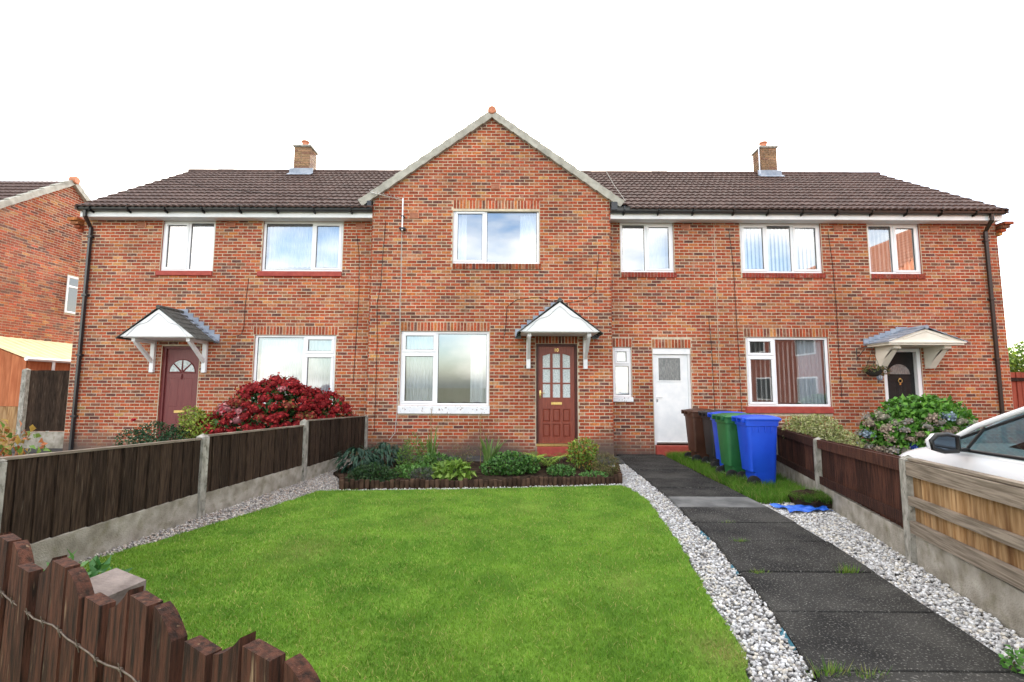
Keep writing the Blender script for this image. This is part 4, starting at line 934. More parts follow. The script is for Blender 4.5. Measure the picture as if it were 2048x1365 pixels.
RS=[(1.72,7.85),(1.80,7.5),(1.86,6.76),(1.60,4.52),(1.42,3.61),(1.36,3.1),(1.25,2.66),(1.05,2.0),(1.45,2.0),(1.62,2.7),(1.77,3.39),(1.88,4.11),(2.0,4.89),(2.16,6.76),(2.23,8.17),(2.30,9.9),(2.0,9.7)]
pebbles('white_gravel',RS,8600,.025,'strip of white stone chippings between the lawn and the dark path',PC)
RG=[(3.28,6.6),(3.25,6.2),(3.09,4.9),(2.96,4.09),(2.83,3.37),(2.71,2.7),(2.56,2.0),(2.85,2.0),(3.12,3.11),(3.53,4.40),(3.99,6.03),(4.2,6.75)]
pebbles('white_gravel',RG,11500,.027,'white stone chippings between the dark path and the brown and pale fence',PC)
PC2=[(.36,.34,.33),(.46,.44,.42),(.28,.26,.26),(.50,.46,.42),(.40,.33,.28)]
LG=[(-3.78,3.4),(-3.70,3.6),(-3.62,4.35),(-3.16,5.84),(-2.92,6.67),(-2.84,7.2),(-2.46,7.35),(-2.66,8.1),(-3.05,8.6),(-3.1,9.9),(-3.3,9.9),(-3.36,7.87),(-3.66,5.77),(-3.78,4.4)]
pebbles('grey_gravel',LG,6400,.023,'grey stone chippings along the foot of the dark concrete-post fence',PC2)
FG=[(-2.82,7.24),(-.62,7.41),(1.72,7.74),(1.74,7.90),(-.17,7.58),(-2.47,7.36)]
pebbles('white_gravel',FG,1500,.024,'thin line of white chippings in front of the log edging',PC)
# ---- log edging
le=thing('log_edging','low brown half-log edging round the front flower bed','edging',(-.2,7.6,0))
lm=[]
for k in range(4):
    r=.036; h=.105+.012*k; m=MB().lathe([(0,-.05),(r,-.05),(r,h-.008),(r*.85,h),(0,h)],(0,0,0),9); me=m.mesh('log'); me.materials.append(WOODLOG); smooth(me,50); lm.append(me)
def run(pts,step):
    out=[]; 
    for (a,b) in zip(pts[:-1],pts[1:]):
        L_=math.hypot(b[0]-a[0],b[1]-a[1]); n=max(1,round(L_/step))
        out+=[(a[0]+(b[0]-a[0])*i/n,a[1]+(b[1]-a[1])*i/n) for i in range(n)]
    return out
for (x,y) in run([(-2.75,8.0),(-2.52,7.36),(-.17,7.58),(1.74,7.89),(1.98,9.3)],.073)+run([(.55,9.86),(1.6,9.86)],.073):
    o=bpy.data.objects.new('log',random.choice(lm)); link(o,le,(x+random.uniform(-.006,.006),y+random.uniform(-.008,.008),random.uniform(-.012,.008))); o.rotation_euler=(random.uniform(-.05,.05),random.uniform(-.05,.05),random.uniform(0,6))
# ------------------------------------------------------------------ fences
def along(a,b,t): return (a[0]+(b[0]-a[0])*t,a[1]+(b[1]-a[1])*t)
def cpost(fence,p,h,ang,w=.10):
    m=MB().bbox((-w/2,-w/2,-.1),(w/2,w/2,h-.04),.012); k=w/2
    m.add([(-k,-k,h-.04),(k,-k,h-.04),(k,k,h-.04),(-k,k,h-.04),(0,0,h)],[(0,1,4),(1,2,4),(2,3,4),(3,0,4)])
    o=part('post',m,CONC,fence,at=(p[0],p[1],0)); o.rotation_euler=(0,0,ang); return o
def panel(fence,a,b,z0,z1a,z1b,nb,bm_,side,rails,rm,gb=True,cap=False,lapw=1.10,gbh=.26):
    """a->b ground points; boards on the far side of the rails when side=+1"""
    ang=math.atan2(b[1]-a[1],b[0]-a[0]); L_=math.hypot(b[0]-a[0],b[1]-a[1]); dx,dy=math.cos(ang),math.sin(ang); nx,ny=-dy*side,dx*side
    w_=L_/nb
    for i in range(nb):
        t=(i+.5)/nb; c=along(a,b,t); h=z1a+(z1b-z1a)*t-z0+random.uniform(-.006,.006); hw=w_*lapw/2
        # feather edge: thick edge overlaps the thin one
        m=MB().add([(-hw,-.012,0),(hw,.005,0),(hw,.011,0),(-hw,.012,0),(-hw,-.012,h),(hw,.005,h),(hw,.011,h),(-hw,.012,h)],[(0,3,2,1),(4,5,6,7),(0,1,5,4),(1,2,6,5),(2,3,7,6),(3,0,4,7)])
        dp=.012+(.005 if i%2 else 0); o=part('board',m,bm_,fence,at=(c[0]+nx*dp,c[1]+ny*dp,z0)); o.rotation_euler=(random.uniform(-.006,.006),random.uniform(-.006,.006),ang+random.uniform(-.01,.01))
    for (ra,rb,th) in rails:
        m=MB().add([(0,-th,ra),(L_,-th,ra+(z1b-z1a)),(L_,-.006,ra+(z1b-z1a)),(0,-.006,ra),(0,-th,rb),(L_,-th,rb+(z1b-z1a)),(L_,-.006,rb+(z1b-z1a)),(0,-.006,rb)],[(0,3,2,1),(4,5,6,7),(0,1,5,4),(1,2,6,5),(2,3,7,6),(3,0,4,7)])
        o=part('rail',m,rm,fence,at=(a[0],a[1],0)); o.rotation_euler=(0,0,ang)
    if cap:
        m=MB().add([(0,-.03,z1a-.002),(L_,-.03,z1b-.002),(L_,.045,z1b-.002),(0,.045,z1a-.002),(0,-.03,z1a+.018),(L_,-.03,z1b+.018),(L_,.045,z1b+.018),(0,.045,z1a+.018)],[(0,3,2,1),(4,5,6,7),(0,1,5,4),(1,2,6,5),(2,3,7,6),(3,0,4,7)])
        o=part('capping',m,rm if rails else WOODGREY,fence,at=(a[0],a[1],0)); o.rotation_euler=(0,0,ang)
    if gb:
        o=part('gravel_board',MB().bbox((.03,-.025,-.08),(L_-.03,.025,gbh),.004),CONCP,fence,at=(a[0],a[1],0)); o.rotation_euler=(0,0,ang)
# left dividing fence: dark boards facing the lawn
lf=thing('boundary_fence','low dark board fence with concrete posts and gravel boards left of the lawn','fence',(-3.6,6.5,0))
Lp=[(-3.80,3.62),(-3.65,5.80),(-3.38,7.98),(-3.16,10.55)]; Lh=[.99,.955,.99,.92]
for i,p in enumerate(Lp):
    q=Lp[min(i+1,3)]; r=Lp[max(i-1,0)]; cpost(lf,p,Lh[i],math.atan2(q[1]-r[1],q[0]-r[0]))
for (a,b,h0,h1,g) in ((Lp[0],Lp[1],.955,.885,.27),(Lp[1],Lp[2],.915,.875,.25),(Lp[2],Lp[3],.95,.885,.20)):
    panel(lf,a,b,g+.005,h0,h1,14,WOODDK,-1,[],WOODDK,cap=True,gbh=g)
panel(lf,(-3.95,1.6),Lp[0],.275,.97,.955,12,WOODDK,-1,[],WOODDK,cap=True,gbh=.27)
# right fence: brown panels, then a new pale panel
rf=thing('boundary_fence','dark brown board fence with rails and weathered concrete posts beside the bins','fence',(4.2,6.7,0))
Rp=[(5.42,11.05),(4.80,8.9),(4.19,6.70),(3.545,4.40)]
for i,p in enumerate(Rp[1:]): cpost(rf,p,[.86,.86,.925][i],math.atan2(2.3,.66),.105)
for a,b,h0,h1 in ((Rp[0],Rp[1],.83,.83),(Rp[1],Rp[2],.83,.835),(Rp[2],Rp[3],.835,.895)):
    panel(rf,a,b,.24,h0,h1,22,WOODBR,1,[(h0-.125,h0-.01,.035),(.24,.34,.03)],WOODBR,cap=False,gbh=.235)
pf=thing('fence_panel','pale new timber fence panel with three grey rails beside the white car','fence',(3.0,2.9,0))
Pp=[(3.53,4.345),(2.93,2.25),(2.45,.55)]
panel(pf,Pp[0],Pp[1],.27,.885,.93,16,WOODNEW,1,[(.755,.875,.05),(.50,.575,.05),(.262,.365,.05)],WOODGREY,cap=True,gbh=.262)
panel(pf,Pp[1],Pp[2],.27,.93,.93,14,WOODNEW,1,[(.755,.875,.05),(.50,.575,.05),(.262,.365,.05)],WOODGREY,cap=True,gbh=.262)
cpost(pf,Pp[1],.96,math.atan2(2.3,.66),.105)
# ---- picket fence in the foreground
kf=thing('picket_fence','dark brown picket fence with wavy sawn tops in front of the lawn','fence',(-1.3,1.6,0))
H0,H1=Vector((-1.985,1.979,0)),Vector((-.561,1.175,0)); kd=(H1-H0).normalized(); pitch=(H1-H0).length/12; kang=math.atan2(kd.y,kd.x)
for i in range(-14,20):
    c=H0+kd*pitch*i; k=i%4; hi,lo=.905,.842; w_=.050; t=.040
    zl,zr={0:(hi+.003,hi-.004),1:(hi-.002,lo-.008),2:(lo+.004,lo-.004),3:(lo-.004,hi+.004)}[k]
    if i==11: zl,zr=lo+.01,hi+.01
    n=5; top=[]
    for j in range(n+1):
        u=j/n; z=zl+(zr-zl)*u
        if k==1: z+=.012*math.sin(PI*u)
        if k==3: z-=.012*math.sin(PI*u)
        top.append((-w_+2*w_*u,z))
    poly=[(-w_,-.05),(w_,-.05)]+list(reversed(top))
    o=part('picket',MB().prism(list(reversed(poly)),'y',-t/2,t/2),WOODPK,kf,at=(c.x,c.y,0)); o.rotation_euler=(random.uniform(-.01,.01),random.uniform(-.012,.012),kang+random.uniform(-.03,.03))
for z in (.22,.62):
    a=H0-kd*pitch*14.5; L_=pitch*34; o=part('rail',MB().bbox((0,.020,z),(L_,.065,z+.08)),WOODPK,kf,at=(a.x,a.y,0)); o.rotation_euler=(0,0,kang)
bw=MB(); nrm=Vector((kd.y,-kd.x,0)); pts=[]
for i in range(0,67):
    t=-14+i*.5; p=H0+kd*pitch*t+nrm*(.026+.004*math.sin(i*1.7)); z=.715-.0035*(i-28)*.35+.006*math.sin(i*.9); pts.append((p.x,p.y,z))
bw.tube(pts,.0028,6)
for i in range(1,66,2):
    p=Vector(pts[i]); bw.tube([p+Vector((.004,0,-.02)),p+Vector((-.004,-.006,.02))],.0016,4); bw.tube([p-kd*.006,p+kd*.006],.0055,6)
tag(part('barbed_wire',bw,WIRE),'strand of rusty barbed wire strung across the dark picket fence','wire')
sx,sy=-1.70,2.13
m=MB().add([(-.10,-.09,-.05),(.10,-.09,-.05),(.10,.09,-.05),(-.10,.09,-.05),(-.10,-.09,.68),(.10,-.09,.655),(.10,.09,.67),(-.10,.09,.695)],[(0,3,2,1),(0,1,5,4),(1,2,6,5),(2,3,7,6),(3,0,4,7),(4,5,6,7)])
o=tag(part('concrete_stub',m,STONEG,at=(sx,sy,0)),'short pinkish grey concrete post stub behind the picket fence','post'); o.rotation_euler=(0,0,-.35)
# ------------------------------------------------------------------ wheelie bins
def make_bin(name,label,mb_,ml,at,rz,group):
    root=thing(name,label,'wheelie bin',at,rz,group)
    KX,KY=.72,.80; root.scale=(1,1,1.045)
    def ring(z,x0,x1,hw,r,n=4):
        x0,x1,hw=x0*KX,x1*KX,hw*KY
        pts=[]
        for (cx,cy,a0) in ((x1-r,hw-r,0),(x0+r,hw-r,PI/2),(x0+r,-hw+r,PI),(x1-r,-hw+r,1.5*PI)):
            for k in range(n+1): t=a0+PI/2*k/n; pts.append((cx+r*math.cos(t),cy+r*math.sin(t),z))
        return pts
    b=MB(); b.loft([ring(.012,-.16,.26,.215,.05),ring(.05,-.17,.27,.225,.055),ring(.23,-.185,.285,.235,.06),ring(.245,-.25,.285,.238,.06),ring(.60,-.285,.305,.258,.06),ring(.90,-.31,.325,.275,.05),ring(.905,-.335,.345,.29,.05),ring(.985,-.345,.35,.295,.05)])
    for s in (-1,1):
        for k in range(4): x=(-.22+k*.13)*KX; b.bbox((x,s*.272*KY-.012,.82),(x+.016,s*.272*KY+.012,.905),.004)
    for k in range(3): z=0; b.bbox((.30*KX,(-.12+k*.11)*KY,.83),(.333*KX,(-.10+k*.11)*KY,.905),.004)
    body=lpart('body',b,mb_,root,sm=35)
    l=MB(); l.loft([ring(.985,-.35,.40,.305,.05),ring(1.005,-.355,.41,.312,.05),ring(1.03,-.33,.385,.29,.06),ring(1.052,-.22,.30,.22,.10),ring(1.058,-.1,.2,.12,.10)])
    l.bbox((.36*KX,-.13,.955),(.415*KX,.13,1.0),.01)
    lpart('lid',l,ml,root,sm=35)
    h=MB().tube([(-.28,-.19,1.01),(-.28,.19,1.01)],.015,8)
    for y in (-.17,0,.17): h.bbox((-.295,y-.018,.95),(-.225,y+.018,1.03),.006)
    lpart('handle',h,mb_,root,sm=50)
    for s in (-1,1):
        wh=lpart('wheel',MB().lathe([(.03,-.027),(.075,-.03),(.098,-.022),(.10,0),(.098,.022),(.075,.03),(.03,.027)],(0,0,0),22,'y'),TYRE,root,loc=(-.155,s*.20,.098),sm=40)
        lpart('hub',MB().lathe([(0,-.033),(.03,-.032),(.045,-.022),(.045,.022),(.03,.032),(0,.033)],(0,0,0),14,'y'),BINBLACK,wh,sm=40)
    lpart('axle',MB().tube([(-.155,-.2,.098),(-.155,.2,.098)],.011,8),CHROME,root)
    return root
G5='wheelie bins lined up by the fence'
make_bin('wheelie_bin','bright blue wheelie bin at the lawn end of the row by the fence',BINBLUE,BINBLUE,(3.82,7.65,0),-.04,G5)
make_bin('wheelie_bin','green wheelie bin between two blue wheelie bins',BINGREEN,BINGREEN,(3.73,8.20,0),.0,G5)
make_bin('wheelie_bin','blue wheelie bin squeezed between the green and the charcoal bin',BINBLUE,BINBLUE,(3.875,8.75,0),-.03,G5)
make_bin('wheelie_bin','charcoal black wheelie bin next to the brown bin',BINBLACK,BINBLACK,(3.94,9.35,0),.02,G5)
make_bin('wheelie_bin','brown wheelie bin in front of the white side door',BINBROWN,BINBROWN,(3.835,10.0,0),.03,G5)
# ---- tarpaulin and turf
tp=MB(); nx_,ny_=16,9
for j in range(ny_):
    for i in range(nx_):
        u,v=i/(nx_-1),j/(ny_-1); x=3.36+.62*u+.05*math.sin(v*5+u*3); y=6.02+.12*u+.36*v*(1-.5*u); z=.012+.035*abs(math.sin(u*9+v*4))*abs(math.cos(v*7-u*5))+random.uniform(0,.008)
        tp.v.append((x,y,z))
for j in range(ny_-1):
    for i in range(nx_-1): a=j*nx_+i; tp.f.append((a,a+1,a+nx_+1,a+nx_))
tag(part('tarpaulin',tp,TARP,sm=30),'crumpled bright blue plastic sheet under the lump of turf','sheet')
tf=thing('turf_clump','upturned lump of turf with dark soil on the blue sheet','turf',(4.0,6.48,0))
rr=[]; rj=[random.uniform(.75,1.2) for _ in range(22)]
for z,q in ((-.01,.95),(.03,1.05),(.07,1.08),(.10,.92),(.125,.6)):
    rr.append([(.33*q*math.cos(t)*rj[k]+random.uniform(-.02,.02),.23*q*math.sin(t)*rj[k]+random.uniform(-.02,.02),z*(1.15+.35*math.cos(t-2.6))+random.uniform(-.008,.012)) for k,t in enumerate([k*2*PI/22 for k in range(22)])])
m=MB()
lpart('soil',m.loft(rr),SOIL,tf,sm=60)
tq=np.array([(.27*math.cos(t),.21*math.sin(t)) for t in [k*2*PI/16 for k in range(16)]])*1.12
g=grass('tuft',[tuple(p) for p in tq],5200,.11,.006,.07,[(.07,.18,.02),(.14,.28,.03),(.28,.27,.1)],2.4,parent=tf); g.location=(0,0,0)
for (px,py,n,hh,lb) in ((1696,1146,110,.075,'bushy grass tuft in a path joint close to the chippings and brown fence'),(1454,1046,60,.035,'wispy grass in the first path joint below the pale slab'),(1480,1085,90,.05,'grass growing in the second path joint below the pale slab'),(1520,1147,80,.04,'thin grass at the lawn end of a joint shared with a bushy tuft'),(1655,1352,120,.075,'grass tuft on the path joint opposite the foot of the picket fence'),(1735,1356,90,.06,'grass tuft mid path beside a similar tuft near the picket fence end')):
    x,y=gnd(px,py,.02); 
    V=[];T=[];C=[]
    for i in range(n):
        a=random.uniform(0,6.28); r=random.uniform(0,.05); b=Vector((r*math.cos(a)*2,r*math.sin(a)*.6,0)); h_=hh*random.uniform(.4,1.1); o=Vector((math.cos(a),math.sin(a),0))*h_*random.uniform(.2,.9); s=Vector((-math.sin(a),math.cos(a),0))*.003; c=colmix(1,[(.08,.19,.02),(.13,.25,.04),(.22,.24,.07)])[0]; k=len(V)
        V+=[b-s,b+s,b+o+Vector((0,0,h_))]; C+=[c]*3; T.append((k,k+1,k+2))
    t=thing('grass_tuft',lb,'grass',(x,y,.015),group='grass tufts in the path joints')
    lpart('grass_leaves',tri_mesh('grass_leaves',np.array(V),np.array(T),np.array(C),GRASS),None,t,kind='stuff')
# ------------------------------------------------------------------ flower bed planting
DK=[(.012,.045,.030),(.018,.060,.038),(.028,.080,.045)]
def drooper(at,label):
    """dark glossy hellebore-like clump: long drooping leaves"""
    root=thing('evergreen_shrub',label,'shrub',at); n=330; P,nn=ellip_points(n,[(0,0,.22,.34,.30,.24)],.55); D=nn*np.array([1,1,.25])+np.array([0,0,-.55])+rvec(n)*.3
    V,T,C=leaves_np(P,D,nn+np.array([0,0,.8]),.17*rng.uniform(.7,1.2,n),.04,colmix(n,DK)); lpart('long_leaves',tri_mesh('long_leaves',V,T,C,LEAF),None,root,kind='stuff')
    m=MB()
    for i in range(9): a=i*.7; m.tube([(.03*math.cos(a),.03*math.sin(a),0),(.12*math.cos(a),.12*math.sin(a),.22),(.2*math.cos(a),.2*math.sin(a),.36)],.009,5)
    lpart('stems',m,STEM,root); return root
drooper((-2.72,8.75,.03),'dark glossy shrub of drooping leaves beside the fence and bed corner')
drooper((-2.42,9.45,.03),'dark glossy drooping shrub growing against the bay wall')
bush('dwarf_conifer','low dark green mounded conifer at the corner of the log edging','shrub',(-2.14,7.62,.03),[(0,0,.13,.30,.20,.18),(.18,.02,.1,.2,.16,.14),(-.2,0,.1,.18,.16,.13)],2600,.05,.018,[(.018,.055,.012),(.03,.085,.018),(.012,.035,.010)])
bush('leafy_perennial','tall feathery light green perennial in the bed below the grey cable','plant',(-1.80,9.0,.03),[(0,0,.30,.16,.14,.34),(.22,0,.22,.16,.14,.26),(-.15,.05,.2,.14,.12,.24),(.38,-.1,.16,.14,.12,.18)],1500,.075,.013,[(.10,.21,.03),(.15,.27,.045),(.07,.15,.03)],stems=10)
bush('ground_cover_plant','low bright green leafy plant below the tall feathery perennial','plant',(-1.62,8.25,.03),[(0,0,.08,.34,.25,.10),(.35,0,.06,.2,.2,.08)],700,.06,.035,[(.06,.16,.03),(.09,.21,.04)],stems=3)
blades('iris','upright iris leaves in the bed below the large bay window','plant',(-1.47,9.1,.03),18,.80,.05,.12,[(.12,.21,.05),(.18,.26,.07)])
def stalk(at,h,label):
    t=thing('dead_stalk',label,'plant',at); m=MB().tube([(0,0,0),(.01,0,h*.5),(-.02,.01,h*.8),(.02,0,h)],.006,5,r1=.003); 
    for i in range(9): z=h*(.62+.04*i); a=i*2.1; m.tube([(0,0,z),(.03*math.cos(a),.03*math.sin(a),z+.03)],.007,4)
    lpart('stem',m,mat('dry_stem',(.22,.15,.06),(.3,.22,.1),scale=20,rough=.9),t)
stalk((-1.50,9.15,.03),1.12,'tall dry flower stalk standing among the iris leaves'); stalk((-.60,9.5,.03),1.0,'tall dry flower stalk standing among the gladiolus leaves')
bush('hosta','pale lime green broad-leaved clump near the log edging','plant',(-.95,8.05,.03),[(0,0,.10,.30,.22,.13)],260,.13,.075,[(.16,.28,.04),(.22,.34,.06),(.12,.22,.03)],stems=4)
blades('gladiolus','splayed pale green sword leaves between bay window and red door','plant',(-.42,9.35,.03),26,.66,.05,.32,[(.12,.22,.05),(.18,.28,.08)])
bush('geranium','spreading mid green leafy clump in the middle of the bed','plant',(-.02,8.5,.03),[(0,0,.18,.36,.28,.20),(.3,.1,.14,.22,.2,.16),(-.3,0,.10,.22,.2,.12)],1700,.055,.04,[(.05,.15,.025),(.08,.20,.035),(.035,.10,.02)])
def fern(at,label):
    root=thing('fern',label,'fern',at); Vs=[];Ts=[];Cs=[];k=0
    for i in range(13):
        a=i*2.4+random.uniform(-.2,.2); L_=random.uniform(.38,.55); c=colmix(1,[(.17,.29,.04),(.23,.36,.06)])[0]; d=np.array([math.cos(a),math.sin(a),0])
        sp=[np.array([0,0,0])+d*L_*.85*t**1.2+np.array([0,0,L_*(1.05*t-.55*t*t)]) for t in np.linspace(0,1,16)]
        sd=np.array([-d[1],d[0],0]); C=[];D=[];Ln=[]
        for j in range(2,16):
            for s in (-1,1): C.append(sp[j]); D.append(sd*s+d*.35+np.array([0,0,-.1])); Ln.append(.13*math.sin(PI*min(1,(j/15)*.85+.12))+.01)
        n=len(C); V,T,Q=leaves_np(np.array(C),np.array(D),np.tile([0,0,1.],(n,1)),np.array(Ln),.022,np.tile(c,(n,1)),.05); Vs.append(V);Ts.append(T+k);Cs.append(Q);k+=len(V)
    lpart('fronds',tri_mesh('fronds',np.concatenate(Vs),np.concatenate(Ts),np.concatenate(Cs),LEAF),None,root,kind='stuff')
fern((.30,9.3,.05),'bright green fern arching in front of the bay wall'); fern((.68,9.1,.05),'bright green fern arching in front of the red doorstep')
bush('azalea','rounded yellow green shrub with rusty lower leaves beside the red doorstep','shrub',(1.30,8.95,.03),[(0,0,.36,.27,.24,.20),(.08,0,.18,.18,.16,.16),(-.12,.02,.24,.16,.16,.14)],1300,.07,.028,[(.16,.27,.03),(.22,.33,.05),(.11,.20,.025),(.32,.17,.04)],stems=8)
bush('heather','wiry brownish green heather clump at the path corner of the bed','plant',(1.62,8.45,.03),[(0,0,.17,.22,.2,.20)],1100,.07,.007,[(.11,.12,.03),(.08,.10,.025),(.17,.12,.05)],stems=14)
bush('strawberry_plant','low leafy rosette between the azalea and the log edging','plant',(.85,8.45,.03),[(0,0,.07,.24,.18,.09)],420,.05,.035,[(.05,.15,.03),(.08,.19,.04)],stems=2)
bush('creeping_plant','small creeping green plant at the edging corner under the heather','plant',(1.35,8.1,.03),[(0,0,.05,.24,.12,.06)],260,.045,.03,[(.07,.19,.04),(.1,.24,.06)],stems=2)
bush('lavender','small grey mounded plant behind the log edging','plant',(-1.42,7.95,.03),[(0,0,.08,.2,.16,.11)],800,.04,.008,[(.10,.10,.09),(.07,.075,.07)],stems=8)
bush('weed','broad-leaved weed growing behind the wavy picket fence','plant',(-2.62,3.05,-.02),[(0,0,.30,.22,.14,.14)],150,.11,.04,[(.05,.16,.04),(.09,.22,.05)],stems=6)
bush('dock_plant','small yellow green seedling by the gravel end near the pickets','plant',(-3.15,3.6,.0),[(0,0,.08,.16,.12,.08)],90,.07,.05,[(.13,.24,.03),(.2,.28,.05)],stems=3)
bush('roadside_weed','small bright green weed in the chippings beside the path end','plant',(2.72,2.72,.0),[(0,0,.05,.09,.08,.07)],120,.04,.025,[(.08,.22,.04),(.11,.27,.05)],stems=3)
bush('self_heal','dense mid green leafy clump between the feathery perennial and iris','plant',(-1.35,8.75,.03),[(0,0,.14,.28,.2,.17),(.3,.1,.1,.2,.2,.12)],900,.055,.03,[(.05,.14,.03),(.09,.20,.04)],stems=4)
bush('dried_perennial','sparse brown seed heads standing between the two sword-leaved clumps','plant',(-.95,9.3,.03),[(0,0,.2,.3,.15,.22)],240,.05,.014,[(.16,.11,.05),(.10,.12,.03)],stems=12)
# ---- left garden
def hydrangea(at,label,lobes,nleaf,lc,heads,hr,hcols,zmax=9,wts=None,gap=1.05):
    root=bush('hydrangea',label,'shrub',at,lobes,nleaf,.11,.075,lc,stems=10,shell=.35)
    mes=[flower_ball(hr*s,c) for c in hcols for s in (.85,1.1)]
    cnt=0; tries=0; pts=[]
    while cnt<heads and tries<9000:
        tries+=1; l=random.choices(lobes,[q[3]*q[5] for q in lobes])[0]; v=rvec(1)[0]
        if v[1]>.35 or v[2]<-.45: continue
        p=Vector((l[0]+v[0]*l[3],l[1]+v[1]*l[4],l[2]+v[2]*l[5]))
        if p.z<.25 or p.z>zmax+.12*math.sin(p.x*5) or any((p-q).length<hr*gap for q in pts): continue
        if any(((p.x-q[0])/q[3])**2+((p.y-q[1])/q[4])**2+((p.z-q[2])/q[5])**2<.72 for q in lobes): continue
        pts.append(p); cnt+=1; i=random.choices(range(len(mes)),[w for w in (wts or [1]*len(hcols)) for _ in (0,1)])[0]; o=lpart('flower_head',mes[i],None,root,loc=p,rot=(random.uniform(-.5,.3),random.uniform(-.4,.4),random.uniform(0,6)))
    return root
RED=[(.30,.018,.022),(.36,.03,.03),(.22,.012,.018)]
hydrangea((-4.45,9.38,0),'large shrub covered in deep red flower heads behind the dark fence',[(-.1,0,1.0,.80,.50,.60),(.62,.62,.85,.50,.42,.50),(.35,.35,1.0,.5,.4,.45),(-.78,-.05,.75,.55,.42,.45),(-1.08,-.1,.65,.35,.35,.35),(0,.0,1.25,.5,.4,.42)],2600,[(.02,.065,.015),(.035,.09,.02)],105,.118,[RED,RED,RED,[(.30,.06,.04),(.20,.13,.04),(.34,.03,.03)],[(.45,.16,.18),(.5,.25,.25),(.36,.03,.04)]],9,[3,3,3,1.5,.5],1.25)
bush('golden_shrub','yellow green small-leaved shrub between red hydrangea and rose bush','shrub',(-5.75,9.0,0),[(0,0,.72,.36,.3,.34),(-.15,0,.95,.2,.2,.2),(.2,0,.55,.3,.25,.3)],2400,.055,.03,[(.20,.27,.03),(.28,.34,.05),(.13,.19,.025)])
rb=bush('rose_bush','dark green rose bush with a single red bloom under the brown door','shrub',(-6.3,8.7,0),[(0,0,.60,.42,.3,.28),(-.4,0,.5,.3,.28,.26),(.35,0,.55,.25,.25,.25)],2200,.05,.03,[(.012,.045,.018),(.02,.065,.022),(.03,.08,.025)])
lpart('rose',flower_ball(.045,[(.5,.01,.03),(.6,.02,.05)],40,'rose'),None,rb,loc=(-.35,-.1,.92))
bush('young_tree','thin autumn-tinted sapling at the end of the dark fence','shrub',(-5.0,5.05,0),[(-.1,0,.72,.28,.25,.34),(.12,0,.55,.25,.2,.24),(-.25,0,.98,.18,.16,.16)],330,.085,.05,[(.10,.19,.03),(.16,.25,.05),(.34,.22,.05),(.38,.12,.04)],stems=9,shell=.2)
# ---- right garden
hydrangea((8.05,9.80,0),'large green hydrangea with fading grey pink and blue flower heads below the black door',[(0,0,.75,.75,.5,.62),(.6,.05,.8,.5,.45,.55),(-.55,0,.55,.45,.42,.48),(.2,-.1,1.02,.5,.4,.38),(.95,.1,.65,.35,.35,.4)],4600,[(.09,.25,.03),(.14,.33,.045),(.06,.17,.025)],40,.10,[[(.34,.26,.21),(.42,.33,.26),(.28,.25,.17)],[(.36,.33,.28),(.26,.28,.27),(.34,.26,.2)],[(.30,.31,.22),(.38,.33,.27)],[(.05,.09,.45),(.10,.18,.55)],[(.22,.30,.38),(.3,.38,.45)]],1.0,[3,3,3,.5,.6],1.7)
bush('variegated_shrub','pale variegated small-leaved shrub leaning over the brown fence','shrub',(5.25,8.25,0),[(-.1,0,.72,.42,.34,.36),(.25,0,.55,.34,.3,.3),(-.35,0,.8,.3,.3,.28)],6500,.045,.028,[(.30,.32,.12),(.40,.40,.20),(.20,.25,.07)])
# ------------------------------------------------------------------ neighbouring buildings on the left
nb=thing('neighbour_house','brick gable-end house with grey verge left of the terrace','house',(-14,14.8,0))
GX=-14.0; AY,AZ=14.8,7.90; GTN=math.tan(math.radians(37)); Y0,Y1=11.65,17.95; ez=AZ-(AY-Y0)*GTN
wl=part('wall',MB().add([(GX,Y0,-.05),(GX,Y1,-.05),(GX,Y1,ez),(GX,AY,AZ),(GX,Y0,ez)],[(0,1,2,3,4)]),MORTAR,nb)
def gy(z):
    if z<ez: return (Y0,Y1)
    h=(AZ-z)/GTN; return (AY-h,AY+h)
WNB=(14.95,15.75,3.80,4.98)
emit(wl,lay(gy,0,AZ,[WNB]),GX,'x',300)
wm_=MB()
for q in (((GX-.02,WNB[0],WNB[2]),(GX+.02,WNB[1],WNB[2]+.06)),((GX-.02,WNB[0],WNB[3]-.06),(GX+.02,WNB[1],WNB[3])),((GX-.02,WNB[0],WNB[2]+.06),(GX+.02,WNB[0]+.06,WNB[3]-.06)),((GX-.02,WNB[1]-.06,WNB[2]+.06),(GX+.02,WNB[1],WNB[3]-.06)),((GX-.02,WNB[0]+.06,4.62),(GX+.02,WNB[1]-.06,4.68))): wm_.bbox(*q)
wn_=part('window',wm_,PVC,nb)
for za,zb in ((WNB[2]+.06,4.62),(4.68,WNB[3]-.06)): part('pane',MB().box((GX-.005,WNB[0]+.06,za),(GX+.004,WNB[1]-.06,zb)),glass('dark_window_glass',.12,(.1,.12,.14)),wn_)
part('side_walls',MB().box((GX-9,Y0,-.05),(GX-.002,Y0+.1,ez)).box((GX-9,Y1-.1,-.05),(GX-.002,Y1,ez)),REVEAL,nb)
nr=part('roof',MB().prism([(Y0-.25,ez-.25*GTN+.03),(AY,AZ+.03),(Y1+.25,ez-.25*GTN+.03),(Y1+.25,ez-.25*GTN+.08),(AY,AZ+.09),(Y0-.25,ez-.25*GTN+.08)],'x',GX-9,GX+.02),TILE,nb)
thn=math.atan(GTN); bm=MB()
for r in range(12):
    for c in range(20):
        s=.02+r*TG; yy=Y0-.25+s*math.cos(thn); zz=ez-.25*GTN+.09+s*math.sin(thn)
        if yy>AY-.15: continue
        R=Matrix.Rotation(thn-.03,3,'X'); bm.add([R@Vector(v.co)+Vector((GX-.1-(c+1)*TW,yy,zz)) for v in TM.vertices],[tuple(p.vertices) for p in TM.polygons])
